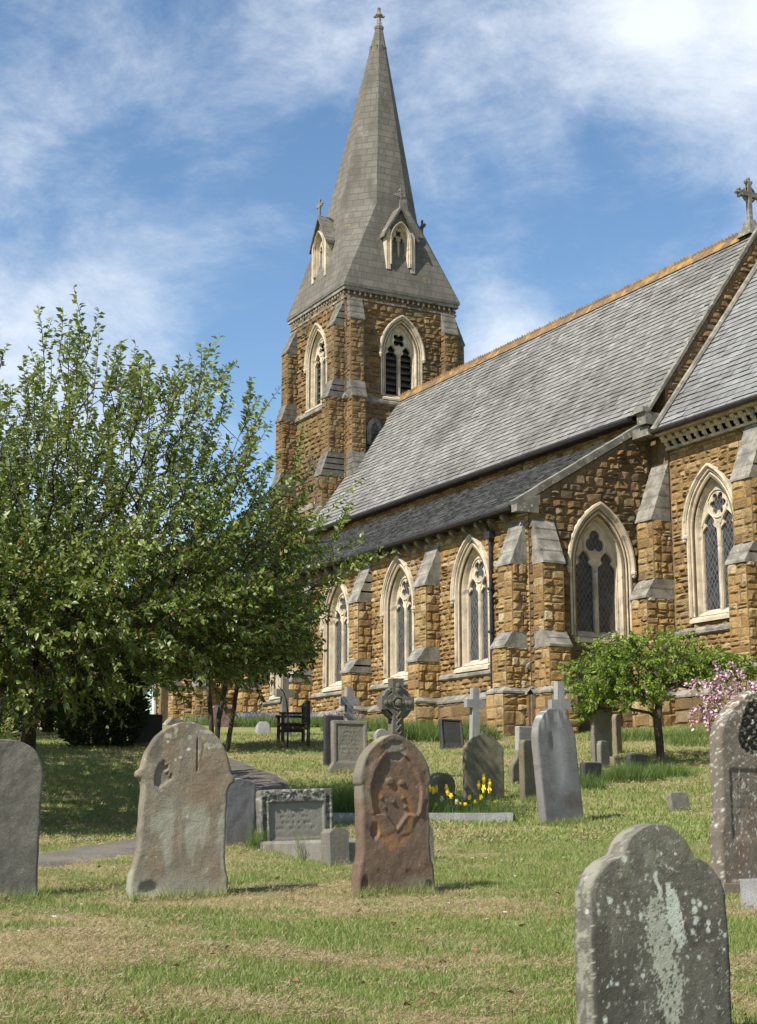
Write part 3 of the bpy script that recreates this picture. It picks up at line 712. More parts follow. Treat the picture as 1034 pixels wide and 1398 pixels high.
# lucarnes on the four cardinal faces
def lucarne(k):
    root = MB(); w = .56
    face = lambda x, z: (x, 0, z)
    plate(root, [(-w, -.02), (w, -.02), (w, 1.62), (0, 2.5), (-w, 1.62)], [[(x, z + .12) for x, z in arch_pts(.36, .76, 1.1, 0, .03, 10)]], .02, .4, 0, None, False)
    for sgn in (-1, 1): root.add([(sgn * w, .02, -.02), (sgn * w, 1.7, -.02), (sgn * w, 1.7, 1.62), (sgn * w, .02, 1.62)], [(0, 1, 2, 3)], 0)
    root.add([(-w, .02, 0), (w, .02, 0), (w, .3, -.5), (-w, .3, -.5)], [(0, 1, 2, 3)], 0)
    for sgn in (-1, 1): root.box(sgn * w - .09, sgn * w + .09, -.06, .3, -.1, 1.6, 1)
    lo = root.build('lucarne', [SPIRE, LIME], church)
    lo.matrix_local = Matrix.Translation((TE, TN, 0)) @ Matrix.Rotation(R_(90) * k, 4, 'Z') @ Matrix.Translation((0, -2.4, 19.35))
    rm = MB()
    for sgn in (-1, 1):
        rm.add([(sgn * .78, -.12, 1.36), (0, -.12, 2.66), (0, 1.5, 2.66), (sgn * .78, 1.5, 1.36), (sgn * .78, -.12, 1.24), (0, -.12, 2.5), (0, 1.5, 2.5), (sgn * .78, 1.5, 1.24)], [(0, 1, 2, 3), (4, 7, 6, 5), (0, 4, 5, 1), (0, 3, 7, 4), (2, 6, 7, 3)])
    rm.build('lucarne_roof', SPIRE, lo)
    w2, _ = gothic_window('lucarne_window', .35, 1.72, 4, True, False, lo, False, .5); w2.location = (0, -.06, .12)
    b = MB(); b.box(-.5, .5, .42, .5, 0, 2.0, 0); b.build('lucarne_back', LOUVRE, lo)
    cm = MB(); cross(cm, .72, .42, .045, True, Matrix.Translation((0, -.02, 2.6))); cm.build('gable_cross', LIME_GREY, lo)
for k in range(4): lucarne(k)
mb = MB()                                       # downpipe of cast iron in the angle of the aisle
# ---- south porch at the west end, mostly behind the tree
PX0, PX1, PN = -19.3, -16.45, -2.55
wall('porch_side_wall', frame((PX1, 0, 0), R_(90)), [(PN, -1), (0, -1), (0, 3.6), (PN, 3.6)], lambda z: PN, lambda z: 0, 1.1, 3.5)
plinth('plinth', frame((PX1, 0, 0), R_(90)), PN - .1, 0, seed=17)
pw = MB(); plate(pw, [(PX0, -1), (PX1, -1), (PX1, 3.6), ((PX0 + PX1) / 2, 6.0), (PX0, 3.6)], [[(x + (PX0 + PX1) / 2, z) for x, z in arch_pts(.75, 1.6, 2.1, .2, 0, 10)]], 0, .4, 0, frame((0, PN, 0), 0)); pw.box(PX0, PX0 + .3, PN + .05, 0, -1, 3.6, 0)
stones(pw, frame((0, PN, 0), 0), lambda a, b: minus((PX0, PX1), [((PX0 + PX1) / 2 - .9, (PX0 + PX1) / 2 + .9)]) if b < 3.6 else [], .3, 3.6)
pw.build('porch_front', [MORTAR, IRON], church)
pb = dup(but, church, (PX1, PN + .5, -.4), R_(90)); pb.scale = (.8, .7, .62)
pb = dup(but, church, (PX1 - .4, PN, -.4), 0); pb.scale = (.8, .7, .62)
for fl in (0, 1):
    M = Matrix.Translation(((PX0 + PX1) / 2, 0, 6.05)) @ Matrix.Rotation(R_(180) * fl, 4, 'Z')
    q = MB(); q.add([(0, PN - .2 if not fl else 0, 0), (1.7, PN - .2 if not fl else 0, -2.7), (1.7, .0 if not fl else -PN + .2, -2.7), (0, 0 if not fl else -PN + .2, 0)], [(0, 1, 2, 3)], 0, M); q.build('porch_roof', SLATE_DK, church)
mb = MB(); mb.tube([(-.0, 0, 0), (0, 0, 2.6)], .09, 10); o = mb.build('drainpipe', mat_simple('pale_pipe', (.55, .53, .48), (.42, .4, .36), 4), church); o.location = (PX0 + .35, PN - .12, .0)
# ------------------------------------------------------------------ the ground
TY = np.array([-200, -10, 0, 7, 12, 16, 20, 23, 27, 30, 33, 36.3, 42, 47, 60, 80, 2000.])
TZ = np.array([-4, -2.0, -1.6, -1.05, -.70, -.5, -.33, .06, .5, .86, 1.22, 1.6, 2.08, 2.36, 2.55, 2.6, 2.6])
def hz(X, Y):
    X = np.asarray(X, float); Y = np.asarray(Y, float)
    z = sum(np.interp(Y + d, TY, TZ) for d in (-1.6, -.8, 0, .8, 1.6)) / 5
    z = z + .05 * np.clip(X - 3.7, 0, 8) * sstep(28, 36, Y)
    w = sstep(60, 30, Y)
    return z + w * .09 * (fbm(X * .35, Y * .35, 0, 5, 3) - .5) + w * .035 * (fbm(X * 1.7, Y * 1.7, 0, 9, 3) - .5)
def hzf(x, y): return float(hz(np.array([x]), np.array([y]))[0])
PATH = [(-13.5, 8.6, .6), (-9.5, 10.4, .6), (-6.5, 12.0, .55), (-4.2, 13.5, .6), (-3.1, 15.2, .6), (-2.5, 17.6, .5), (-1.95, 20.5, .5), (-1.72, 23.0, .5), (-2.15, 26.2, .55), (-3.3, 29.5, .6), (-4.9, 34.5, .65), (-6.4, 40.0, .7), (-7.3, 47.0, .8)]
def path_curve(n=110):
    P = np.array(PATH); t = np.linspace(0, len(P) - 1, n); out = []
    for q in t:
        i = int(min(q, len(P) - 2)); f = q - i
        p0, p1, p2, p3 = P[max(i - 1, 0)], P[i], P[i + 1], P[min(i + 2, len(P) - 1)]
        out.append(.5 * ((2 * p1) + (-p0 + p2) * f + (2 * p0 - 5 * p1 + 4 * p2 - p3) * f * f + (-p0 + 3 * p1 - 3 * p2 + p3) * f ** 3))
    return np.array(out)
PC = path_curve()
def path_dist(X, Y):
    d = np.full(np.shape(X), 1e9)
    for i in range(0, len(PC)): d = np.minimum(d, np.hypot(X - PC[i, 0], Y - PC[i, 1]) - PC[i, 2] * .92)
    return d
def ray_ground(px, py):
    a = (px - CX) / F_PX; b = (CY - py) / F_PX; s, c = math.sin(PITCH), math.cos(PITCH)
    d = np.array([a, c - s * b, s + c * b]); Y = np.arange(5, 75, .03); X = d[0] / d[1] * Y; z = d[2] / d[1] * Y
    k = np.where(z - hz(X, Y) < 0)[0]
    k = k[0] if len(k) else len(Y) - 1
    return X[k], Y[k]
def xat(px, Y, py=1096): 
    a = (px - CX) / F_PX; b = (CY - py) / F_PX; return a / (math.cos(PITCH) - math.sin(PITCH) * b) * Y
def dryf(X, Y):          # rows of dry mown clippings lying across the slope
    wx = fbm(X * .5, Y * .5, 0, 31, 3) - .5
    rows = fbm(X * .5 + 3 + wx * 1.6, (Y * 1.75 + X * .28 + wx * 2.2), 0, 21, 3, .5)
    fine = fbm(X * 3.2, Y * 4.2, 0, 27, 4, .6)
    return sstep(.425, .58, rows * .62 + fine * .38)
xs = np.concatenate([-np.geomspace(700, 13.2, 34), np.arange(-13, 13.01, .11), np.geomspace(13.2, 700, 34)])
ys = np.concatenate([[-250, -120, -50, -20, -8, -2, 1, 3], np.arange(4, 22, .09), np.arange(22, 62, .25), np.geomspace(62.3, 1500, 30)])
GX, GY = np.meshgrid(xs, ys); GZ = hz(GX, GY)
near = sstep(26, 18, GY) * sstep(13, 10, np.abs(GX))
DR = dryf(GX, GY)
GZ = GZ + near * (.022 * (fbm(GX * 6, GY * 6, 0, 3, 3) - .5) + .03 * DR * fbm(GX * 4, GY * 4, 0, 44, 2))
nx, ny = len(xs), len(ys)
ii = (np.arange(ny - 1)[:, None] * nx + np.arange(nx - 1)[None]).ravel()
Fq = np.c_[ii, ii + 1, ii + nx + 1, ii + nx]
t = NT('turf', .95)
dry = t.attr('dry', 'Fac')
gr = t.ramp(t.noise(2.2, 7, .7), [(.3, (.1, .14, .03)), (.5, (.14, .18, .045)), (.7, (.2, .205, .07))])
st = t.ramp(t.noise(26, 5, .7), [(.3, (.17, .125, .06)), (.55, (.3, .225, .115)), (.75, (.4, .32, .18))])
far = t.rng(t.noise(.55, 6, .65, t.coord(scale=(.6, 1.3, 1))), .42, .64)
fard = t.mix(t.math('MULTIPLY', far, .5), gr, (.25, .225, .09))
t.color(t.mix(t.math('MULTIPLY', dry, .8), fard, st)); t.bump(t.noise(45, 4, .7), .6, .03)
TURF = t.m
gnd = np_mesh('ground', np.c_[GX.ravel(), GY.ravel(), GZ.ravel()], Fq.ravel(), np.full(len(Fq), 4), TURF, None, None, True, {'dry': (DR * sstep(60, 30, GY)).ravel()})
tag(gnd, 'sloping mown churchyard lawn with rows of dry clippings', 'lawn', None, 'structure')
# path: a worn tarmac strip
t = NT('path_tarmac', .95)
c = t.mix(t.rng(t.noise(1.2, 6, .65), .4, .65), (.085, .073, .057), (.135, .117, .092)); c = t.mix(t.rng(t.noise(60, 2), .55, .7, 0, .5), c, (.34, .31, .27))
t.color(c); t.bump(t.noise(90, 3), .5, .01); TARMAC = t.m
pv = []; W = np.linspace(-1, 1, 7)
tan = np.gradient(PC[:, :2], axis=0); tan /= np.linalg.norm(tan, axis=1)[:, None]
for i in range(len(PC)):
    for w in W:
        hw = PC[i, 2] + .10 * (vnoise(np.array([i * .9]), np.array([3.0 * np.sign(w)]), 0, 8)[0] - .5)
        x = PC[i, 0] + tan[i, 1] * w * hw; y = PC[i, 1] - tan[i, 0] * w * hw
        pv.append((x, y, hzf(x, y) + .035 - .05 * (abs(w) > .99)))
k = len(W); pf = [(i * k + j, i * k + j + 1, (i + 1) * k + j + 1, (i + 1) * k + j) for i in range(len(PC) - 1) for j in range(k - 1)]
me = bpy.data.meshes.new('path'); me.from_pydata(pv, [], pf); me.materials.append(TARMAC); me.polygons.foreach_set('use_smooth', [True] * len(pf))
po = bpy.data.objects.new('path', me); col.objects.link(po); tag(po, 'grey tarmac footpath curving up to the church', 'path', None, 'structure')

# ---- blades
def mat_leaf(name, cols, trans=.35, rough=.55, spec=.3, tint=None):
    t = NT(name, rough); r = t.island()
    c = t.ramp(r, [(i / (len(cols) - 1), q) for i, q in enumerate(cols)])
    t.color(c); t.b.inputs['Specular IOR Level'].default_value = spec
    tr = t.new('ShaderNodeBsdfTranslucent'); t.put(tr.inputs[0], t.mix(.5, c, (.28, .36, .05)) if tint is None else t.mix(.5, c, tint))
    mx = t.new('ShaderNodeMixShader'); mx.inputs[0].default_value = trans
    t.l.new(t.b.outputs[0], mx.inputs[1]); t.l.new(tr.outputs[0], mx.inputs[2]); t.l.new(mx.outputs[0], t.out.inputs['Surface'])
    return t.m
GRASS = mat_leaf('grass_blade', [(.1, .155, .027), (.165, .23, .042), (.13, .19, .035), (.22, .27, .07), (.29, .285, .115), (.17, .235, .05), (.36, .32, .165)], .3)
STRAW = mat_leaf('dry_clipping', [(.3, .225, .12), (.4, .31, .18), (.22, .155, .08), (.35, .27, .15), (.48, .4, .26), (.17, .115, .06)], .15, .8, .15, (.4, .3, .15))
LONG = mat_leaf('long_grass_blade', [(.055, .11, .02), (.09, .155, .03), (.075, .13, .025), (.13, .19, .05), (.17, .2, .075)], .35)
def blades(name, X, Y, h, w, lean, mat, flat=False, label=None, cat='grass'):
    n = len(X); Z = hz(X, Y) + (.02 if not flat else .0)
    if np.max(h) > .15: h = h * (.35 + 1.3 * fbm(X * 2.6, Y * 2.6, 0, 66, 3)); w = w * .85
    a = rng.uniform(0, 2 * np.pi, n); b = rng.uniform(0, 2 * np.pi, n)
    hh = h * rng.uniform(.55, 1.35, n); ww = w * rng.uniform(.7, 1.3, n)
    ln = lean * rng.uniform(.3, 1.3, n)
    if flat:
        el = rng.uniform(-.1, .75, n); zo = rng.uniform(.0, .05, n) * flat + .055 * sstep(.5, .68, fbm(X * 3.5, Y * 6, 0, 68, 3)) * rng.random(n)
        d = np.c_[np.cos(a) * np.cos(el), np.sin(a) * np.cos(el), np.sin(el)] * hh[:, None]
        P = np.c_[X, Y, Z + zo]; q = np.c_[-np.sin(a), np.cos(a), np.zeros(n) + .4] * ww[:, None]
        V = np.stack([P - q, P + q, P + d], 1)
    else:
        q = np.c_[np.cos(a), np.sin(a), np.zeros(n)] * ww[:, None] * .5
        P = np.c_[X, Y, Z - .015]; tip = P + np.c_[np.cos(b) * ln * hh, np.sin(b) * ln * hh, hh]
        V = np.stack([P - q, P + q, tip], 1)
    o = np_mesh(name, V.reshape(-1, 3), np.arange(n * 3), np.full(n, 3), mat)
    return tag(o, label, cat, None, 'stuff')
def scatter(n, y0, y1, margin=.6, power=1.0):
    u = rng.random(n); Y = (y0 ** (2 - power) + u * (y1 ** (2 - power) - y0 ** (2 - power))) ** (1 / (2 - power)) if power != 2 else y0 * (y1 / y0) ** u
    X = rng.uniform(-1, 1, n) * (Y * .262 + margin); return X, Y
def keep(X, Y, *m):
    k = path_dist(X, Y) > 0
    for q in m: k &= q
    return X[k], Y[k]
def in_church(X, Y):
    e = (X - 3.69) * E2.x + (Y - 36.35) * E2.y; n = (X - 3.69) * N2.x + (Y - 36.35) * N2.y
    return (n > -.2) & (e < .2) | (n > 3.7)
X, Y = scatter(330000, 6.4, 17, .5, 2); d = dryf(X, Y); X, Y = keep(X, Y, rng.random(len(X)) > d * .75)
blades('lawn_grass', X, Y, .042 * (.45 + 1.1 * fbm(X * 3, Y * 3, 0, 63, 3)), .0062, .8, GRASS, label='short mown green grass covering the near lawn')
X, Y = scatter(520000, 6.4, 17, .5, 2); d = dryf(X, Y); X, Y = keep(X, Y, rng.random(len(X)) < d * .9 + .1)
blades('dry_clippings', X, Y, .034, .0016, 0, STRAW, .7, 'brown dried grass clippings left in rows on the lawn')
X, Y = scatter(150000, 17, 37, 1.0, 1.6); X, Y = keep(X, Y, ~in_church(X, Y), rng.random(len(X)) > .45 * sstep(.42, .6, fbm(X * .4, Y * .8, 0, 77, 4)))
blades('lawn_grass', X, Y, .05, .016, .7, GRASS, label='short grass on the upper lawn beside the church')
X, Y = scatter(130000, 17, 37, 1.0, 1.6); X, Y = keep(X, Y, ~in_church(X, Y), rng.random(len(X)) < .06 + .95 * sstep(.42, .58, fbm(X * .4, Y * .8, 0, 77, 4)))
blades('dry_clippings', X, Y, .055, .005, 0, STRAW, .8, 'pale dried clippings strewn over the upper lawn')
def margin(n, y0, y1, far):       # the lawn goes on to both sides of the view
    Y = np.sqrt(y0 ** 2 + rng.random(n) * (y1 ** 2 - y0 ** 2)); X = np.sign(rng.random(n) - .5) * (Y * .262 + rng.uniform(.4, far, n)); return X, Y
X, Y = margin(150000, 5.0, 17, 4.0); X, Y = keep(X, Y, rng.random(len(X)) > dryf(X, Y) * .7); blades('lawn_grass', X, Y, .045, .011, .8, GRASS, label='mown grass at the sides of the near lawn')
X, Y = margin(110000, 17, 38, 5.0); X, Y = keep(X, Y, ~in_church(X, Y)); blades('lawn_grass', X, Y, .06, .022, .8, GRASS, label='mown grass at the sides of the upper lawn')
X, Y = margin(70000, 5.0, 38, 4.5); X, Y = keep(X, Y, ~in_church(X, Y), rng.random(len(X)) < .2 + .8 * dryf(X, Y)); blades('dry_clippings', X, Y, .06, .005, 0, STRAW, .8, 'dry clippings at the sides of the lawn')
def clump(name, pts, h, w, mat, label, cat='grass', lean=.55):
    X = []; Y = []
    for (cx, cy, rx, ry, n) in pts:
        a = rng.uniform(0, 2 * np.pi, n); r = np.sqrt(rng.random(n)); X.append(cx + rx * r * np.cos(a)); Y.append(cy + ry * r * np.sin(a))
    X = np.concatenate(X); Y = np.concatenate(Y)
    return blades(name, X, Y, h, w, lean, mat, label=label, cat=cat)

# ------------------------------------------------------------------ headstones
def stone_mat(name, c1, c2, c3, lich=(.5, .5, .43), la=.6, rust=None, scale=1.0, attr=False, rough=.92, dark_top=None):
    t = NT(name, rough); v = t.coord()
    c = t.mix(t.rng(t.noise(2.2 * scale, 7, .65), .38, .62), c1, c2)
    c = t.mix(t.rng(t.noise(1.0, 7, .7, t.coord(scale=(5, 5, .9), loc=(3, 1, 7))), .48, .68, 0, .75), c, c3)
    if rust: c = t.mix(t.rng(t.noise(1.6, 6, .65, t.coord(scale=(2, 2, 1), loc=(1, 5, 2))), .46, .62, 0, rust[1]), c, rust[0])
    sp = t.math('MULTIPLY', t.rng(t.voro(22 * scale), .34, .2), t.rng(t.noise(4 * scale, 4, .6), la, la + .08))
    c = t.mix(sp, c, lich)
    sp2 = t.rng(t.noise(16 * scale, 6, .72), .66, .70, 0, .8); c = t.mix(sp2, c, (lich[0] * 1.1, lich[1] * 1.1, lich[2] * 1.1))
    c = t.mix(t.rng(t.noise(70, 3, .6), .4, .7, 0, .35), c, (.05, .048, .04))
    if attr: c = t.mix(t.attr('stain_or_sheen', 'Fac'), c, t.attr('tone', 'Color'))
    t.color(c); t.bump(t.math('ADD', t.noise(30, 7, .75), t.math('MULTIPLY', t.noise(130, 3, .7), .6)), .85, .014); return t.m
S_GREY = stone_mat('headstone_grey', (.17, .155, .125), (.225, .205, .165), (.12, .108, .088))
S_BUFF = stone_mat('headstone_buff', (.2, .172, .125), (.25, .212, .152), (.155, .14, .108), (.36, .34, .27), .58, ((.215, .135, .07), .45), attr=True)
S_RED = stone_mat('headstone_brown', (.15, .1, .066), (.19, .132, .092), (.115, .08, .055), (.36, .34, .28), .72, ((.19, .115, .068), .55), attr=True)
S_DARK = stone_mat('headstone_dark', (.125, .115, .09), (.165, .15, .118), (.095, .09, .07), (.55, .56, .47), .56, attr=True)
S_SLATE = stone_mat('headstone_slate', (.17, .16, .152), (.22, .208, .196), (.125, .112, .104), (.38, .36, .32), .7, attr=True, rough=.6)
S_MOSS = stone_mat('headstone_mossy', (.14, .125, .08), (.185, .165, .105), (.1, .095, .06), (.26, .25, .18), .66)
S_PURP = stone_mat('headstone_speckled', (.155, .13, .1), (.19, .16, .122), (.12, .1, .08), (.42, .4, .33), .6, ((.17, .1, .062), .5), attr=True)
S_BLACK = stone_mat('headstone_granite', (.03, .03, .03), (.045, .044, .042), (.055, .052, .048), (.2, .2, .18), .75, rough=.5)
S_GRAN = stone_mat('granite_grey', (.3, .295, .285), (.24, .235, .225), (.36, .35, .33), (.4, .4, .36), .75)
S_PINK = stone_mat('granite_pink', (.24, .14, .12), (.3, .19, .165), (.2, .12, .1), (.34, .3, .27), .75)
def tab(*pairs):                         # half widths at heights, smoothed
    z = np.array([p[0] for p in pairs]); w = np.array([p[1] for p in pairs])
    return lambda q: np.interp(q, z, w)
def dome(a, zs, H, p=2.0): return lambda q: np.where(q < zs, a, a * np.clip(1 - np.clip((q - zs) / (H - zs), 0, 1) ** p, 0, 1) ** (1 / p))
def slab_geo(wf, H, T, nx=26, nz=40, dfn=None, bev=.014, rough=.004, seed=0, top_dense=True, zb=-.3, wl=None):
    u = np.concatenate([[-1, -.965], np.linspace(-.92, .92, nx - 4), [.965, 1]])
    zt = np.linspace(0, 1, nz) ** (.8 if top_dense else 1); zr = np.concatenate([[zb], H * (1 - (1 - np.linspace(0, 1, nz)) ** 1.6 if top_dense else zt)])
    zr[-1] = H * .9995
    hw = np.maximum(np.asarray(wf(np.clip(zr, 0, H)), float), .012)
    hl = np.maximum(np.asarray((wl or wf)(np.clip(zr, 0, H)), float), .012)
    jr = (vnoise(zr * 14, 0 * zr, 1.5, seed) - .5) * rough * 2; jl = (vnoise(zr * 14, 0 * zr, 9.5, seed) - .5) * rough * 2
    U, Zr = np.meshgrid(u, zr)
    Wm = np.where(U > 0, hw[:, None] + jr[:, None], hl[:, None] + jl[:, None])
    X = U * Wm; Z = Zr.copy()
    d = np.zeros_like(X)
    if dfn is not None: d = dfn(X, Z)
    ed = np.minimum(1 - np.abs(U), 1) * Wm; ed = np.minimum(ed, np.abs(H - Z) * 1.0 + .004)
    bv = bev * np.clip(1 - ed / bev, 0, 1) ** 1.5
    nz_ = (fbm(X * 14, Z * 14, 0, seed + 3, 3) - .5) * rough
    Yf = -T / 2 - d * sstep(0, .03, ed) + bv + nz_
    Yb = np.full_like(X, T / 2) - bv
    F = np.stack([X, Yf, Z], -1); B = np.stack([X[:, ::-1], Yb, Z], -1)
    fs_ = np.linspace(0, 1, 7)[1:-1]
    def side(a, b):
        S = a[:, None] * (1 - fs_)[None, :, None] + b[:, None] * fs_[None, :, None]
        S[..., 0] += (fbm(S[..., 1] * 22, S[..., 2] * 14, 2.5, seed + 5, 3) - .5) * rough * 1.4 + np.sign(a[:, None, 0]) * .003
        return S
    ring = np.concatenate([F, side(F[:, -1], B[:, 0]), B, side(B[:, -1], F[:, 0])], 1); n = ring.shape[1]; r = ring.shape[0]
    V = ring.reshape(-1, 3)
    i, j = np.meshgrid(np.arange(r - 1), np.arange(n), indexing='ij'); jn = (j + 1) % n
    Fq = np.stack([i * n + j, i * n + jn, (i + 1) * n + jn, (i + 1) * n + j], -1).reshape(-1, 4)
    m = len(u); b = (r - 1) * n
    q_ = m + 5; cap = np.array([(b + k, b + k + 1, b + q_ + m - 2 - k, b + q_ + m - 1 - k) for k in range(m - 1)])
    return V, np.concatenate([Fq, cap])
FACE = R_(28.4)                          # the stones face east
def set_up(o, px, Y, rz=0.0, lean_x=0.0, lean_y=0.0, py=1096, dz=0.0):
    x = xat(px, Y, py); o.location = (x, Y, hzf(x, Y) + dz)
    o.rotation_euler = (R_(lean_x), R_(lean_y), FACE + R_(rz)); return o
def headstone(label, px, Y, wf, H, T, mat, rz=0, lx=0, ly=0, dfn=None, stain_or_sheen=None, nx=26, nz=40, group='weathered headstones in the churchyard', bev=.014, rough=.004, seed=0, name='headstone', wl=None, dz=0.0, cat='gravestone'):
    V, F = slab_geo(wf, H, T, nx, nz, dfn, bev, rough, seed, wl=wl)
    at = None
    if stain_or_sheen is not None:
        s, tone = stain_or_sheen(V[:, 0], V[:, 2], V[:, 1]); at = {'stain_or_sheen': s, 'tone': tone}
    o = np_mesh(name, V, F.ravel(), np.full(len(F), 4), mat, None, None, True, at)
    set_up(o, px, Y, rz, lx, ly, dz=dz)
    return tag(o, label, cat, group)
def nf(x, z, s, seed, oct=4): return fbm(x * s, z * s, 0, seed, oct, .6)

# near right: dark lichened stone with shouldered top
def st_front(x, z, y):
    s = np.zeros_like(x); tone = np.tile(np.array([.38, .38, .3]), (len(x), 1))
    H = 1.14; v = H - z; front = y < -.05
    n = nf(x, z, 16, 51); n2 = fbm(x * 75, z * 75, 0, 52, 3, .7); n3 = nf(x, z, 5, 58)
    cx = np.interp(v, [.3, .42, .55, .65, .82], [-.028, -.022, -.005, .025, .035]); hw = np.interp(v, [.28, .33, .5, .62, .74, .86], [.0, .05, .062, .072, .075, .035])
    f1 = sstep(-.035, .035, hw - np.abs(x - cx) + .02 * (n - .5)) * sstep(.27, .31, v) * sstep(.88, .8, v)
    ax = np.interp(v, [.29, .4, .52], [.055, .075, .105]); aw = np.interp(v, [.26, .3, .4, .48, .54], [0, .032, .046, .036, .0])
    f2 = sstep(-.02, .02, aw - np.abs(x - ax) + .014 * (n - .5)) * sstep(.25, .29, v) * sstep(.56, .5, v)
    f3 = sstep(.016, .007, np.abs(x + .02 - .15 * np.clip(v - .22, 0, .1) + .008 * np.sin(v * 60))) * sstep(.2, .215, v) * sstep(.34, .3, v)
    f4 = sstep(.018, .008, np.abs(x - .042)) * sstep(.245, .26, v) * sstep(.33, .3, v)
    halo = .30 * sstep(.16, .03, np.abs(x - .02)) * sstep(.45, .65, v) * sstep(.95, .84, v)
    fld = np.maximum(np.maximum(f1 * .82, f2), halo)
    s = np.maximum.reduce([sstep(.44, .56, fld + (n2 - .5) * 2.3 + .25 * (n - .5)), f3, f4]) * front
    tone[(f2 > .4) | (f4 > .3) | (f3 > .3)] = (.5, .52, .44)
    for dx, cv, r in [(.18, .335, .011), (.215, .345, .012), (.246, .36, .011), (.186, .37, .015), (.194, .41, .014), (.184, .425, .01), (.262, .425, .012), (.257, .455, .011), (.17, .463, .011), (-.112, .39, .011), (-.115, .41, .007), (-.085, .445, .007), (-.19, .155, .014), (-.272, .33, .013), (-.28, .665, .008), (-.25, .67, .009), (-.3, .68, .006), (-.315, .81, .012), (-.11, .64, .010), (.2, .57, .009), (.35, .48, .010), (-.15, .75, .006), (.01, .13, .007), (.09, .13, .007), (-.08, .24, .006), (.14, .3, .007), (.28, .5, .006), (.34, .54, .007)]:
        k = sstep(r * 1.35, r * .85, np.hypot(x - dx, v - cv) + .006 * (n2 - .5)) * front; tone[k > .3] = (.52, .54, .46); s = np.maximum(s, k)
    top = sstep(.24, .02, v + .16 * (n3 - .5) + .12 * np.abs(x - .03)) * .5 * front
    k = top * (s < .25); tone[k > 0] = (.2, .19, .145); s = np.where(s < .25, np.maximum(s, k), s)
    m2 = sstep(.5, .62, n) * sstep(.34, .12, v) * .5 * (s < .4) * front; tone[m2 > .1] = (.27, .265, .2); s = np.maximum(s, m2)
    e = sstep(.5, .62, fbm(y * 30, z * 24, 1.0, 59, 4, .65) + .1 * (v < .3)) * (~front) * .5; tone[e > .15] = (.36, .34, .26); s = np.maximum(s, e)
    dark = sstep(.5, .64, nf(x, z * .6, 5, 61)) * sstep(.16, .32, v) * .7 * (s < .2) * front; tone[dark > .05] = (.068, .062, .05); s = np.maximum(s, dark)
    return s, tone
wfY = tab((0, .345), (.70, .352), (.84, .345), (.9, .325), (.945, .29), (.975, .25), (.99, .215), (1.0, .19), (1.02, .178), (1.06, .155), (1.09, .125), (1.115, .09), (1.132, .05), (1.14, .01))
y_stone = headstone('nearest headstone, dark grey with shouldered top and long pale lichen streak', 886, 6.75, lambda q: 1.09 * wfY(q), 1.14, .125, S_DARK, 0, -2, 1.5, None, st_front, 120, 190, seed=3, rough=.006, dz=-.14)
# left: broad round-topped buff stone with lugs
def st_buff(x, z, y):
    v = 1.34 - z; n = nf(x, z, 7, 71); s = np.zeros_like(x); tone = np.tile(np.array([.3, .29, .225]), (len(x), 1))
    k = sstep(.45, .62, nf(x * 2.2, z * .45, 4, 72)) * sstep(.55, .75, v) * .8; s = np.maximum(s, k)
    k = sstep(.25, .02, z + .1 * (n - .5)) * .75; s = np.maximum(s, k)
    k = sstep(.52, .66, nf(x, z, 18, 73)) * sstep(.3, .1, v) * .9; tone[k > .2] = (.36, .36, .28); s = np.maximum(s, k)
    k = sstep(.09, .03, np.abs(x + .27 + .04 * (n - .5)) ) * sstep(.4, .2, v) * sstep(.02, .1, v); tone[k > .25] = (.1, .085, .06); s = np.maximum(s, k * .8)
    k = sstep(.012, .004, np.abs(x - .07 - .04 * np.sin(v * 9) * (v > .15) - .05 * (v - .2))) * sstep(.1, .16, v) * sstep(.42, .34, v); tone[k > .25] = (.14, .08, .035); s = np.maximum(s, k * .8)
    for cx, cv, r in [(-.17, .165, .012), (.0, .215, .014), (-.06, .28, .012), (-.10, .3, .009), (.16, .19, .01), (.02, .72, .009)]:
        q = sstep(r * 1.3, r * .8, np.hypot(x - cx, v - cv)); tone[q > .3] = (.45, .43, .36); s = np.maximum(s, q)
    q = sstep(.011, .007, np.hypot(x + .09, v - .23)); tone[q > .3] = (.06, .05, .04); s = np.maximum(s, q)
    return s, tone
def d_buff(x, z):
    v = 1.34 - z; n = nf(x, z, 18, 75)
    r = np.hypot((x + .19 + .02 * (n - .5)) / .055, (v - .44) / .10)
    d = -.024 * sstep(1.0, .75, r + 1.3 * (n - .5))
    d = d - .025 * sstep(.07, .02, np.hypot((x + .23) * .6, (z - .06)) + .02 * (n - .5))
    d += .012 * (nf(x, z, 5, 76) - .5) - .02 * sstep(.008, .0, np.abs(x - .07 - .05 * (v - .2))) * sstep(.1, .16, v) * sstep(.4, .34, v)
    return d
wfB = tab((0, .385), (.16, .382), (.22, .365), (.30, .345), (.36, .338), (.80, .335), (.84, .335), (.88, .355), (.90, .388), (.94, .385), (.96, .357), (.995, .348), (1.07, .33), (1.12, .312), (1.168, .285), (1.22, .245), (1.265, .2), (1.3, .15), (1.32, .105), (1.332, .06), (1.34, .012))
b_stone = headstone('broad buff headstone with round top and side lugs, left of the kerbed grave', 245, 11.75, wfB, 1.34, .13, S_BUFF, -6, -3, 3.2, d_buff, st_buff, 90, 130, seed=5, rough=.008)
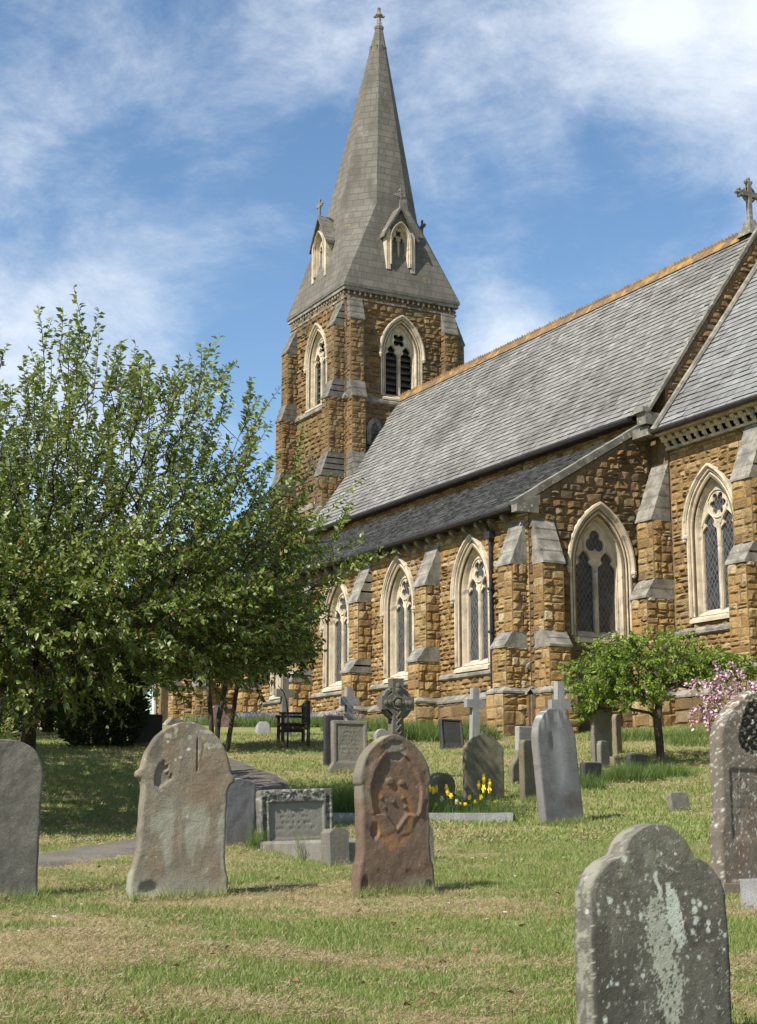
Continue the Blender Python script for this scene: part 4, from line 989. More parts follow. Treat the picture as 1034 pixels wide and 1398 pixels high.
# middle: brown flaking stone with carved ring
def d_red(x, z):
    v = 1.25 - z; n = nf(x, z, 6, 81); n2 = nf(x, z, 30, 82)
    ax, av = x / .235, (v - .47) / .33
    pan = np.where(v < .62, np.hypot(ax, av), np.abs(ax) + np.clip((v - .62) / .26, 0, 2) + .55)      # heart-shaped sunk panel
    pan = pan + .12 * (n - .5)
    d = -.026 * sstep(1.02, .95, pan) + .008 * sstep(1.22, 1.04, pan) * (pan > 1)
    flake = sstep(.50, .58, nf(x + 3, z, 3.0, 83, 3)) * (pan > 1.08) * sstep(.12, .3, v + np.abs(x) * .5) * sstep(1.0, .7, v)
    d += -.010 * flake
    for cx, cv, r, h in [(-.05, .37, .045, .022), (.06, .38, .036, .02), (.07, .5, .025, .016), (-.02, .53, .02, .014), (.09, .57, .022, .014), (-.13, .5, .02, .01), (-.1, .57, .018, .01)]:
        d += h * sstep(1.0, .5, np.hypot((x - cx) / r, (v - cv) / (r * .8)) + .3 * (n2 - .5))
    d += -.03 * sstep(.05, .02, np.hypot(x + .2, (v - .76) * .6) + .02 * (n2 - .5)) - .03 * sstep(.05, .02, np.hypot(x - .3, (z - .06) * .8)) - .025 * sstep(.045, .02, np.hypot(x + .29, (z - .08) * .5))
    d += -.02 * sstep(.1, .05, np.hypot((x + .02) * .7, v - .13) + .05 * (n2 - .5)) + .008 * (n - .5) + .004 * (n2 - .5)
    return d * .62
def st_red(x, z, y):
    v = 1.25 - z; n = nf(x, z, 12, 85); s = np.zeros_like(x); tone = np.tile(np.array([.17, .155, .115]), (len(x), 1))
    ring = np.abs(np.hypot(x / .33, (v - .40) / .42) - 1)
    k = sstep(.2, .0, ring + .16 * (n - .5)) * (v < .5) * .85; s = np.maximum(s, k)
    k = sstep(.22, .08, z + .12 * (n - .5)) * sstep(-.1, .2, x + .3 * (n - .5)) * .7; tone[k > .2] = (.23, .21, .13); s = np.maximum(s, k)
    k = sstep(.08, .02, np.abs(np.hypot((x + .03) / .16, (v - .62) / .22) - 1) * .2 + .05 * (n - .45)) * sstep(.3, .5, v) * .6 * (s < .2); tone[k > .1] = (.3, .155, .065); s = np.maximum(s, k)
    k = sstep(.09, .02, v) * (y > -.05) * .7; tone[k > .2] = (.3, .28, .13); s = np.maximum(s, k)
    k = sstep(.1, .04, np.hypot(x * .9, v - .13) + .06 * (n - .5)) * .85; tone[k > .2] = (.19, .18, .15); s = np.maximum(s, k)
    return s, tone
wfE = tab((0, .335), (.2, .332), (.24, .325), (.27, .305), (.3, .298), (.85, .302), (.86, .318), (.9, .318), (.95, .308), (1.0, .298), (1.06, .272), (1.12, .23), (1.17, .18), (1.21, .125), (1.24, .065), (1.25, .01))
headstone('brown sandstone headstone with flaking face and sunk heart-shaped panel, in the middle', 537, 12.1, lambda q: 1.05 * wfE(q), 1.25, .13, S_RED, 3, -2, .6, d_red, st_red, 110, 150, seed=8, rough=.009)
# far left stone
headstone('grey round-shouldered headstone cut by the left edge of the photo', -5, 11.6, dome(.33, .93, 1.2, 2.3), 1.2, .13, S_GREY, 4, -1, 1.2, lambda x, z: .014 * (nf(x, z, 5, 90) - .5), None, 50, 70, seed=11, rough=.008)
# right: gothic stone with carved spray in a sunk spandrel
def d_goth(x, z):
    v = 1.5 - z; r = np.hypot(x / .17, (v - .33) / .22); a = np.arctan2(v - .33, x)
    tri = sstep(1.05, .9, r + .12 * np.cos(3 * a + 1.57))
    lv = np.sin(x * 75 + 6 * nf(x, z, 8, 95)) * np.sin(z * 70 + 5 * nf(x, z, 9, 96))
    pan = sstep(.0, .015, .30 - np.abs(x)) * sstep(.30, .34, z) * sstep(.62, .66, v)
    txt = (sstep(.1, .5, np.sin(z * 115)) * sstep(.5, .6, vnoise(x * 60, np.floor(z * 18.3) * 7.1, 0, 97)) * (np.abs(x) < .24)) * sstep(.65, .7, v) * sstep(1.05, .95, v)
    return -.045 * tri + tri * .038 * sstep(-.2, .5, lv) - .004 * txt - .012 * pan + .008 * (nf(x, z, 6, 98) - .5)
def st_goth(x, z, y):
    v = 1.5 - z; n = nf(x, z, 22, 99); s = np.zeros_like(x); tone = np.tile(np.array([.56, .55, .47]), (len(x), 1))
    k = sstep(.6, .7, fbm(x * 46, z * 46, y * 30, 199, 4, .7) + .06 * sstep(.5, .1, v) - .03 * (x < -.3)) * .8; s = np.maximum(s, k)
    r = np.hypot(x / .17, (v - .33) / .22); a = np.arctan2(v - .33, x); q = sstep(1.0, .9, r + .12 * np.cos(3 * a + 1.57)) * (s < .4) * .8
    tone[q > .1] = (.07, .062, .05); s = np.maximum(s, q)
    return s, tone
wfX = lambda q: np.interp(q, [0, .38, .42, .45, .48, 1.08, 1.12, 1.2, 1.27, 1.34, 1.4, 1.45, 1.48, 1.5], [.42, .42, .415, .39, .385, .385, .378, .35, .305, .245, .18, .115, .06, .01])
x_stone = empty('headstone', (0, 0, 0), 0, 'tall pointed headstone speckled with white lichen, carved flower spray in its head, right edge', 'gravestone', 'weathered headstones in the churchyard')
V, Fh = slab_geo(wfX, 1.5, .16, 100, 150, d_goth, .03, .006, 13, zb=-.02)
s_, t_ = st_goth(V[:, 0], V[:, 2], V[:, 1])
np_mesh('tablet', V, Fh.ravel(), np.full(len(Fh), 4), S_PURP, x_stone, None, True, {'stain_or_sheen': s_, 'tone': t_})
mb = MB(); mb.box(-.5, .5, -.2, .2, -.12, -.02); mb.box(-.6, .6, -.3, .3, -.4, -.12); mb.build('plinth', S_BUFF, x_stone)
set_up(x_stone, 1030, 12.3, -2, -1, .5); x_stone.location.z += .1
# polished grey slate stone; its pale streaked sheen is painted into the colour
def st_sl(x, z, y):
    v = 1.5 - z; n = nf(x * 3, z * .6, 4, 101); s = np.zeros_like(x); tone = np.tile(np.array([.35, .335, .325]), (len(x), 1))
    k = sstep(.22, .0, np.abs(x - .03 + .1 * (n - .5))) * sstep(.12, .4, v) * sstep(1.25, .8, v) * .85; s = np.maximum(s, k)
    k = sstep(.4, .62, nf(x * 4, z * .5, 5, 102)) * sstep(.45, .05, v) * .8; tone[k > .35] = (.46, .45, .43); s = np.maximum(s, k)
    q = sstep(.12, .03, np.hypot((x + .12) * 1.4, (v - .42) * .7)) * .85; tone[q > s] = (.1, .085, .08); s = np.maximum(s, q)
    q = sstep(.2, .05, np.hypot((x - .18) * .8, (z - .28) * 1.3) + .1 * (n - .5)) * .8; tone[q > s] = (.12, .095, .08); s = np.maximum(s, q)
    q = sstep(.12, .02, np.hypot((x + .22) * .8, (z - .36))) * .6; tone[q > s] = (.12, .095, .08); s = np.maximum(s, q)
    return s, tone
headstone('smooth grey slate headstone with round top and pale streaks of painted-in sheen, leaning left', 767, 20.0, dome(.37, 1.05, 1.5, 2.1), 1.5, .13, S_SLATE, 12, -4, -2.5, None, st_sl, 50, 80, seed=15)
# behind
sh_top = tab((0, .33), (.78, .325), (.80, .315), (.83, .29), (.86, .25), (.90, .2), (.94, .16), (.975, .1), (.99, .05), (1.0, .01))
headstone('olive mossy headstone with low shouldered top, behind the yellow daffodils', 661, 22.8, sh_top, 1.03, .11, S_MOSS, -4, -1, .4, lambda x, z: .012 * (nf(x, z, 9, 110) - .5), None, 40, 50, seed=17)
headstone('dark mossy rounded stump of a headstone beside the brown flaking stone', 600, 22.3, dome(.22, .2, .47, 2.2), .47, .2, S_MOSS, 8, 6, 0, lambda x, z: .04 * (nf(x, z, 8, 111) - .5), None, 26, 26, seed=18, rough=.02)
def inscr(x, z, z0, z1, hw, pitch, seed, d=.006):
    return -d * sstep(.0, .5, np.sin((z - z0) * 2 * np.pi / pitch)) * sstep(.42, .55, vnoise(x * 55, np.floor((z - z0) / pitch) * 5.3, 0, seed)) * (np.abs(x) < hw * (.6 + .4 * vnoise(0 * x, np.floor((z - z0) / pitch), 0, seed + 1))) * (z > z0) * (z < z1)
wfG = tab((0, .40), (.06, .40), (.1, .36), (.16, .33), (.88, .335), (.905, .335), (.91, .30))
def d_G(x, z): 
    fr = sstep(.27, .255, np.abs(x)) * sstep(.16, .18, z) * sstep(.85, .83, z); return -.018 * fr + inscr(x, z, .3, .78, .22, .075, 112)
headstone('square-topped headstone with incised inscription panel, beside the dark lawn shadow', 477, 27.2, wfG, .91, .14, S_GREY, -6, -3, .5, d_G, None, 60, 60, seed=19, cat='gravestone')
headstone('black headstone standing just behind the inscribed square-topped stone', 455, 28.6, tab((0, .2), (.92, .2), (.93, .18)), .93, .08, S_BLACK, 0, 0, 0, None, None, 12, 12, seed=20)
headstone('small low grey headstone at the foot of the ringed stone cross', 521, 30.0, dome(.15, .4, .55), .55, .1, S_GRAN, 0, 0, 0, None, None, 14, 16, seed=21)
d_J = lambda x, z: -.02 * sstep(.22, .21, np.abs(x)) * sstep(.06, .08, z) * sstep(.60, .58, z)
headstone('charcoal tablet leaning back in a pale stone frame, on the grass bank', 619, 32.0, tab((0, .29), (.1, .27), (.62, .255), (.63, .25)), .63, .12, S_BLACK, -4, -14, 2, d_J, None, 40, 30, seed=22)
headstone('broken dark slab of a headstone leaning left beside the slate stone', 707, 25.2, tab((0, .2), (.45, .2), (.47, .16), (.5, .1), (.56, .02)), .56, .09, S_MOSS, 20, -4, 9, lambda x, z: .03 * (nf(x, z, 7, 113) - .5), None, 24, 26, seed=23, rough=.02, wl=tab((0, .2), (.3, .19), (.34, .12), (.56, .01)))
headstone('narrow mossy headstone seen nearly edge-on beside the slate stone', 722, 22.6, tab((0, .17), (.86, .165), (.9, .12)), .9, .1, S_MOSS, 22, 0, -1, None, None, 18, 22, seed=24)
headstone('plain square grey granite headstone under the tall stone cross', 722, 30.2, tab((0, .29), (.58, .29), (.59, .27)), .59, .13, S_GRAN, 10, 0, 0, None, None, 16, 14, seed=25)
headstone('tall narrow headstone with round top under the green tree', 824, 29.2, dome(.275, .88, 1.12, 2.2), 1.12, .1, S_GREY, 14, -1, 0, None, None, 30, 34, seed=26)
headstone('narrow pale headstone behind the tall one under the green tree', 846, 31.0, tab((0, .12), (.72, .115), (.76, .09), (.79, .04)), .79, .1, S_BUFF, 25, 0, -3, None, None, 16, 20, seed=27)
headstone('low tablet with squared ears leaning on the tall stone under the green tree', 825, 28.6, tab((0, .13), (.4, .13), (.42, .11), (.46, .1), (.47, .03)), .47, .1, S_GREY, 16, 0, 0, None, None, 20, 20, seed=28)
headstone('tiny square stone block on the dry grass by the green tree', 840, 28.7, tab((0, .09), (.16, .09)), .17, .14, S_BUFF, 16, 0, 0, None, None, 10, 8, seed=29, name='marker_stone')
headstone('dark headstone half hidden behind the slate stone, in tall grass', 808, 24.6, tab((0, .2), (.38, .2), (.4, .18)), .4, .12, S_BLACK, 10, 0, 0, None, None, 14, 12, seed=30)
headstone('small black granite headstone with notched top, in tall green grass', 871, 26.6, tab((0, .22), (.3, .215), (.31, .21), (.36, .205), (.37, .12), (.38, .11)), .38, .12, S_BLACK, 8, 0, 0, lambda x, z: inscr(x, z, .12, .3, .15, .06, 120, .01), None, 30, 24, seed=31)
headstone('small plain grey marker stone alone on the lawn', 928, 21.4, tab((0, .19), (.2, .178), (.245, .165), (.255, .12)), .255, .09, S_GREY, 6, -10, -2, None, None, 22, 18, seed=32, rough=.012, name='marker_stone')
headstone('dark grey headstone leaning beside the framed kerb grave', 325, 17.2, tab((0, .19), (.1, .2), (.66, .215), (.72, .19), (.74, .1), (.75, .03)), .76, .1, S_SLATE, 10, -4, 3, lambda x, z: .015 * (nf(x, z, 6, 130) - .5), None, 24, 30, seed=33)
headstone('low pink granite headstone by the porch', 301, 41.0, tab((0, .32), (.5, .32), (.56, .26), (.58, .1)), .58, .14, S_PINK, 0, 0, 0, lambda x, z: inscr(x, z, .15, .48, .22, .08, 121, .012), None, 30, 20, seed=34)
headstone('small pale sloping stone on the grass below the aisle', 358, 37.5, tab((0, .19), (.2, .16), (.26, .1)), .27, .2, S_GRAN, -10, -12, 0, None, None, 12, 10, seed=35, name='marker_stone')
headstone('dark square headstone in the tree shade by the porch', 196, 33.5, tab((0, .36), (.62, .36), (.63, .34)), .63, .2, S_BLACK, 0, 0, 0, None, None, 14, 12, seed=36)
# framed headstone with kerbed grave
kg = empty('kerbed_grave', (0, 0, 0), 0, 'kerbed grave with wide lichened headstone framing a pale inscription panel', 'grave')
def d_D(x, z):
    fr = sstep(.325, .31, np.abs(x)) * sstep(.09, .11, z) * sstep(.5, .48, z); rl = sstep(.4, .39, np.abs(x)) * sstep(.35, .36, np.abs(x))
    return -.022 * fr + inscr(x, z, .2, .44, .26, .06, 140, .005) - .03 * rl * (z < .55) + .012 * sstep(.52, .66, nf(x, z, 26, 141)) * (z > .5)
def st_D(x, z, y):
    n = nf(x, z, 26, 142); s = sstep(.5, .62, n) * ((z > .5) | (np.abs(x) > .34)) * .8; tone = np.tile(np.array([.33, .32, .27]), (len(x), 1))
    k = (np.abs(x) < .32) * (z > .1) * (z < .49) * .6; tone[(k > 0)] = (.27, .26, .215); s = np.maximum(s, k)
    return s, tone
V, Fh = slab_geo(tab((0, .43), (.60, .44), (.62, .43)), .63, .12, 80, 60, d_D, .012, .006, 41, zb=-.1)
s_, t_ = st_D(V[:, 0], V[:, 2], V[:, 1]); np_mesh('headstone', V, Fh.ravel(), np.full(len(Fh), 4), S_DARK, kg, None, True, {'stain_or_sheen': s_, 'tone': t_})
mb = MB(); mb.box(-.56, .56, -.2, .16, -.3, .03); mb.build('plinth', S_GREY, kg)
for x in (-.47, .47):
    q = MB(); q.prism([(x - .07, -.3), (x + .07, -.3), (x + .07, .06), (x + .03, .09), (x - .03, .09), (x - .07, .06)], -1.75, -.22); q.build('kerb', S_GREY, kg)
    q = MB(); q.prism([(x - .1, -.3), (x + .1, -.3), (x + .1, .15), (x + .06, .19), (x - .06, .19), (x - .1, .15)], -1.97, -1.77); q.build('kerb_post', S_GREY, kg)
q = MB(); q.prism([(-.36, -.3), (.36, -.3), (.36, .07), (-.36, .05)], -1.92, -1.80); q.build('kerb', S_GREY, kg)
set_up(kg, 405, 16.6, 0, -2, -1.5); kg.location.z += .02
# granite kerb round the daffodil grave
dk = empty('grave_kerb', (0, 0, 0), 0, 'low grey granite kerb round the daffodil bed', 'grave kerb')
for nm, bx in (('kerb', (-1.3, 1.3, -.08, .08)), ('kerb', (-1.3, 1.3, 1.0, 1.14)), ('kerb', (-1.3, -1.14, .1, .98)), ('kerb', (1.14, 1.3, .1, .98))):
    q = MB(); q.box(bx[0], bx[1], bx[2], bx[3], -.25, .085); q.build(nm, S_GRAN, dk)
dk.location = (xat(566, 20.3), 20.3, hzf(xat(566, 20.3), 20.3) + .02); dk.rotation_euler = (0, R_(0), R_(-3))
# lying pieces at the far right
headstone('pale grey square block lying by the pointed headstone at the right edge', 1037, 11.2, tab((0, .10), (.2, .10)), .21, .3, S_GRAN, 0, 0, 0, None, None, 10, 8, seed=45, name='kerb_block', cat='stone')
# crosses
def latin(label, px, Y, h, w, t, mat, rz=0, ly=0, py=1096, base=True):
    r = empty('stone_cross', (0, 0, 0), 0, label, 'stone cross', 'plain stone crosses on graves')
    m = MB(); zc = h * .72
    m.prism([(-t * 1.15, 0), (t * 1.15, 0), (t * .9, zc - t), (w / 2, zc - t), (w / 2, zc + t), (t * .9, zc + t), (t * .85, h), (-t * .85, h), (-t * .9, zc + t), (-w / 2, zc + t), (-w / 2, zc - t), (-t * .9, zc - t)], -t * .75, t * .75); m.build('cross', mat, r)
    if base:
        m = MB(); m.box(-w * .45, w * .45, -w * .3, w * .3, -.5, -.12); m.box(-w * .32, w * .32, -w * .22, w * .22, -.12, 0); m.build('base', mat, r)
    set_up(r, px, Y, rz, 0, ly, py); r.location.z += .12; return r
latin('slim pale stone cross rising behind the olive mossy headstone', 649, 31.5, 1.18, .44, .085, S_GRAN, 0, 1)
latin('grey stone cross rising behind the smooth slate headstone', 767, 27.5, 1.5, .42, .085, S_GRAN, 0, 0)
latin('grey stone cross with short arms below the aisle buttress, left of the ringed cross', 477, 34.0, 1.1, .44, .09, S_GRAN, 0, -1)
latin('dark stone cross behind the wooden bench', 387, 36.0, 1.25, .48, .09, S_GREY, 0, 0)
cc = empty('celtic_cross', (0, 0, 0), 0, 'dark ringed Celtic cross carved with interlace, behind the brown headstone', 'stone cross')
m = MB(); t = .085
m.prism([(-.15, 0), (.15, 0), (.095, 1.05), (.19, 1.12 + .02), (.31, 1.13), (.31, 1.36), (.19, 1.35), (.095, 1.42), (.11, 1.66), (-.11, 1.66), (-.095, 1.42), (-.19, 1.35), (-.31, 1.36), (-.31, 1.13), (-.19, 1.14), (-.095, 1.05)], -t, t)
m.ball((0, -t, 1.245), .07, 0, None, 10, 6, (1, .7, 1)); m.tube([(.105 * math.cos(a), -t, 1.245 + .105 * math.sin(a)) for a in np.linspace(0, 2 * math.pi, 19)], .02, 5, 0, None, False)
rn = random.Random(3)
for z in np.arange(.12, 1.02, .11):
    for sg in (-1, 1): m.tube([(sg * (.08 - .04 * z), -t - .004, z), (0, -t - .014, z + .05), (-sg * (.08 - .04 * z), -t - .004, z + .11)], .016, 5)
for sx, sz in ((1, 0), (-1, 0), (0, 1)):
    for q in (.16, .23): m.ball((sx * q, -t, 1.245 + sz * (q + .06)), .05, 0, None, 8, 5, (1, .5, 1))
m.build('cross', S_DARK, cc)
m = MB(); R1, R2 = .285, .225
for k in range(36):
    a, b = 2 * math.pi * k / 36, 2 * math.pi * (k + 1) / 36
    vs = [(r * math.cos(q), y, 1.245 + r * math.sin(q)) for q in (a, b) for r in (R1, R2) for y in (-.055, .055)]
    m.add(vs, [(0, 2, 6, 4), (1, 5, 7, 3), (0, 4, 5, 1), (2, 3, 7, 6)])
m.build('ring', S_DARK, cc)
m = MB(); m.prism([(-.35, -.3), (.35, -.3), (.26, .12), (-.26, .12)], -.22, .22); m.build('base', S_DARK, cc)
set_up(cc, 541, 25.5, 0, 0, 0); cc.location.z += .06
# ------------------------------------------------------------------ trees and plants
def mat_bark(name, c1, c2):
    t = NT(name, .95); c = t.mix(t.rng(t.noise(7, 6, .65, t.coord(scale=(1, 1, .35))), .4, .62), c1, c2); t.color(c); t.bump(t.noise(26, 5, .7, t.coord(scale=(1, 1, .3))), .8, .03); return t.m
BARK = mat_bark('bark_dark', (.035, .028, .02), (.08, .065, .048)); BARK2 = mat_bark('bark_grey', (.05, .04, .03), (.11, .09, .07))
CHERRY = mat_leaf('cherry_leaf', [(.058, .088, .013), (.098, .142, .02), (.138, .182, .03), (.075, .112, .017), (.19, .23, .05), (.11, .155, .023), (.27, .3, .12)], .28, .42, .5)
CHERRY_TOP = mat_leaf('cherry_leaf_young', [(.11, .14, .028), (.16, .2, .042), (.205, .24, .064), (.13, .17, .032), (.27, .3, .115), (.14, .185, .038)], .3, .45, .5)
BRACT = mat_leaf('cherry_bract', [(.17, .075, .035), (.13, .07, .03), (.2, .1, .05)], .25, .7, .2, (.3, .15, .06))
GREEN = mat_leaf('acacia_leaf', [(.11, .18, .016), (.17, .255, .026), (.215, .3, .04), (.14, .215, .02), (.28, .34, .075), (.075, .125, .014)], .38, .5, .35)
DARKL = mat_leaf('dark_leaf', [(.02, .042, .012), (.032, .06, .016), (.045, .078, .02), (.026, .05, .014), (.06, .095, .026)], .25, .5, .35)
YEWL = mat_leaf('yew_leaf', [(.012, .022, .009), (.02, .032, .011), (.016, .027, .01), (.028, .042, .015)], .15, .6, .2)
MIDL = mat_leaf('hedge_leaf', [(.04, .075, .018), (.06, .1, .024), (.05, .085, .02), (.08, .12, .035)], .3, .55, .3)
PINK = mat_leaf('pink_petal', [(.55, .29, .37), (.68, .44, .51), (.75, .58, .63), (.42, .2, .27), (.8, .72, .74)], .35, .6, .2, (.8, .35, .5))
def grow(root, trunk, targets, seed, seg=.28, wander=.1, lift=.12, pref=.35):
    """trunk: list of points; each target joins the nearest limb, the way a crown fills its space"""
    rn = np.random.default_rng(seed)
    N = [np.array(p, float) for p in trunk]; par = [-1] + list(range(len(trunk) - 1)); pl = [0.0]
    for i in range(1, len(N)): pl.append(pl[-1] + np.linalg.norm(N[i] - N[i - 1]))
    base = np.array(trunk[-1]); T = targets[np.argsort(np.linalg.norm(targets - base, axis=1))]
    tips = []; ok0 = max(1, len(trunk) - 3)
    for tgt in T:
        A = np.array(N); d = np.linalg.norm(A - tgt, axis=1) + pref * np.array(pl)
        d += .8 * np.clip(A[:, 2] - tgt[2] + .1, 0, None)
        d[:ok0] += 3
        j = int(np.argmin(d)); a = N[j]; L = np.linalg.norm(tgt - a); k = max(1, int(L / seg)); p = j
        side = rn.normal(0, wander, 3) * L
        for q in range(1, k + 1):
            f = q / k; pt = a + (tgt - a) * f + side * math.sin(math.pi * f) + np.array([0, 0, -lift * L * math.sin(math.pi * f)]) + rn.normal(0, .015, 3) * (q < k)
            N.append(pt); par.append(p); pl.append(pl[p] + np.linalg.norm(pt - N[p])); p = len(N) - 1
        tips.append(p)
    return np.array(N), np.array(par), tips
def limb_mesh(mb, N, par, r_tip, r_max, expo=2.3, rmin_draw=0.0, k=6):
    n = len(N); acc = np.zeros(n)
    has = np.zeros(n, bool); has[par[par >= 0]] = True
    for i in range(n - 1, -1, -1):
        if not has[i]: acc[i] = r_tip ** expo
        if par[i] >= 0: acc[par[i]] += acc[i]
    r = np.minimum(acc ** (1 / expo), r_max)
    kids = [[] for _ in range(n)]
    for i in range(n):
        if par[i] >= 0: kids[par[i]].append(i)
    st = [(0, None)]
    while st:                                   # draw chains: follow the thickest child
        i, pre = st.pop(); ch = [i] if pre is None else [pre, i]
        while kids[i]:
            ks = sorted(kids[i], key=lambda q: -r[q])
            for q in ks[1:]: st.append((q, i))
            i = ks[0]; ch.append(i)
        if len(ch) > 1:
            rr = [r[q] for q in ch]
            if pre is not None: rr[0] = min(rr[0], rr[1] * 1.25)
            mb.tube([N[q] for q in ch], rr, k if rr[0] > .03 else 4, 0, None, False)
    return r
def leaves(P, D, size, width, rn, fold=.35):
    """rhombic folded leaves: bases P, directions D"""
    n = len(P); D = D / np.linalg.norm(D, axis=1)[:, None]
    s = size * rn.uniform(.6, 1.3, n); up = rn.normal(0, 1, (n, 3)); up[:, 2] += .9
    S = np.cross(D, up); S /= np.linalg.norm(S, axis=1)[:, None] + 1e-9; U = np.cross(S, D)
    mid = P + D * (s * .48)[:, None]
    w = (s * width * .5)[:, None]
    V = np.stack([P, mid + S * w + U * w * fold, P + D * s[:, None] - U * (s * .12)[:, None], mid - S * w + U * w * fold], 1).reshape(-1, 3)
    i = np.arange(n) * 4
    F = np.stack([i, i + 1, i + 2, i, i + 2, i + 3], 1).ravel()
    return V, F, np.full(2 * n, 3)
def shoots(tips, dirs, L, per, rn, mb=None, spread=.75, r=.005, droop=.0):
    P = []; D = []
    for t, d in zip(tips, dirs):
        d = d / np.linalg.norm(d); l = L * rn.uniform(.5, 1.35); c = rn.normal(0, .12, 3) * l
        n = max(3, int(per * l / L)); f = np.linspace(.05, 1, n)
        pts = t + d * (l * f)[:, None] + c * (f ** 2)[:, None] + np.array([0, 0, -droop * l]) * (f ** 2)[:, None]
        if mb is not None and rn.random() < .8: mb.tube([t, pts[n // 2], pts[-1]], [r * 1.4, r, r * .5], 3, 0, None, False)
        ax = rn.normal(0, 1, (n, 3)); ax -= d * (ax @ d)[:, None]; ax /= np.linalg.norm(ax, axis=1)[:, None] + 1e-9
        P.append(pts); D.append(ax * spread + d * .55 + np.array([0, 0, -.25]))
    return np.concatenate(P), np.concatenate(D)
def in_ell(n, ells, rn, zmin=-9, shell=.0):
    out = []; w = np.array([e[6] for e in ells], float); w /= w.sum()
    while len(out) < n:
        e = ells[rn.choice(len(ells), p=w)]; v = rn.normal(0, 1, 3); v /= np.linalg.norm(v); q = (shell + (1 - shell) * rn.random()) ** (1 / 2.4)
        p = np.array(e[:3]) + v * q * np.array(e[3:6])
        if p[2] > zmin: out.append(p)
    return np.array(out)
def tree(name, label, px, Y, trunk, ells, n, per, L, size, width, dirf, mats, seed, bark=BARK, zmin=-9, r_tip=.006, r_max=.2, cat='tree', group=None, extra=None, droop=0., seg=.28, lift=.1, spread=.75, stems=None, crown='crown', mi_f=None, shell=.0):
    rn = np.random.default_rng(seed); X = xat(px, Y); base = np.array([X, Y, hzf(X, Y)])
    tr = [np.array(p, float) for p in trunk]
    tg = in_ell(n, ells, rn, zmin, shell)
    root = empty(name, tuple(base), 0, label, cat, group)
    N, par, tips = grow(base, tr, tg, seed, seg, .07, lift)
    mb = MB(); r = limb_mesh(mb, N, par, r_tip, r_max)
    ctr = np.mean(tg, axis=0)
    ends = N[tips]; ex = N[[i for i in range(len(tr), len(N)) if i % 3 == 0 and r[i] < r_tip * 4]]
    allp = np.concatenate([ends, ex]); dirs = np.array([dirf(p, ctr, rn) for p in allp])
    P, D = shoots(allp, dirs, L, per, rn, mb, spread, droop=droop)
    if stems:
        for s in stems: mb.tube(s[0], s[1], 7)
    mb.v = [tuple(np.array(v) - base) for v in mb.v]
    mb.build('trunk', bark, root, True)
    V, F, C = leaves(P, D, size, width, rn)
    mi = None
    if mi_f is not None: mi = np.repeat(mi_f(P, rn), 2)
    np_mesh(crown, V - base, F, C, mats, root, mi)
    return root
# the big cherry on the left
zb = hzf(-4.65, 20)
def d_big(p, c, rn):
    o = (p - np.array([-4.6, 20, 2.6])) / np.array([3.6, 3.2, 3.0]); o = o / (np.linalg.norm(o) + 1e-6); hgt = (p[2] - 1.2) / 4.5
    return o * (.6 if hgt > .45 else .95) + np.array([.12, 0, 1.25 * max(0, hgt - .12) * 1.3 - .45 * max(0, .35 - hgt) * 2]) + rn.normal(0, .22, 3)
ells = [(-5.0, 17.9, 1.3, .9, .6, .5, 1.1), (-4.1, 20.0, 3.85, 3.1, 3.0, 2.2, 9), (-5.9, 20.0, 3.2, 2.2, 2.4, 1.6, 3), (-2.4, 19.8, 3.2, 1.3, 1.5, 1.3, 1.2), (-1.3, 19.6, 3.2, 1.0, .8, .6, .6), (-3.9, 18.8, 2.35, 2.3, 1.7, .9, 5.0), (-5.4, 18.8, 2.3, 1.9, 1.8, 1.0, 4.0), (-2.1, 19.6, 2.3, .95, 1.2, .6, 1.7), (-4.2, 21.5, 2.6, 2.6, 1.6, 1.0, 3)]
tree('cherry_tree', 'large spreading tree with upright leafy shoots, shading the path on the left', 43, 20,
     [(-4.65, 20, zb - .1), (-4.66, 20, zb + .5), (-4.62, 20, zb + 1.05), (-4.58, 20, zb + 1.6), (-4.5, 20, zb + 2.1)], ells, 2350, 26, .58, .088, .54, d_big, [CHERRY, CHERRY_TOP, BRACT], 5, BARK, .9, .006, .2, seg=.3,
     mi_f=lambda P, rn: np.where(rn.random(len(P)) < .05 * (P[:, 2] < 3.4), 2, np.where(rn.random(len(P)) < np.clip((P[:, 2] - 2.2) / 3.2, .05, .8), 1, 0)), droop=.0)
b = (xat(-195, 23.6), 23.6, hzf(xat(-195, 23.6), 23.6))
tree('cherry_tree', 'full leafy tree at the far left edge behind the large spreading tree', -195, 23.6,
     [(b[0], 23.6, b[2] - .1), (b[0], 23.6, b[2] + .9), (b[0] + .1, 23.6, b[2] + 1.9)], [(b[0] + .1, 23.6, 3.8, 3.0, 2.9, 1.5, 5), (b[0] + 1.2, 24.2, 3.4, 2.4, 2.2, 1.1, 3)], 900, 28, .6, .12, .55,
     lambda p, c, rn: (p - c) / (np.linalg.norm(p - c) + .1) + np.array([0, 0, .35]) + rn.normal(0, .35, 3), [CHERRY, CHERRY_TOP], 21, BARK, 1.4, .007, .18, mi_f=lambda P, rn: np.where(rn.random(len(P)) < .25, 1, 0))
far_left = [o for o in bpy.data.objects if o.parent is None and str(o.get('label', '')).startswith('full leafy tree at the far left')][0]
q = dup(far_left, None, (-9.5, 28.4, hzf(-9.5, 28.4)), 2.1); q['label'] = 'leafy tree added farther back at the left to shade the lawn'  # copied tree, added mostly out of view to shade the upper lawn
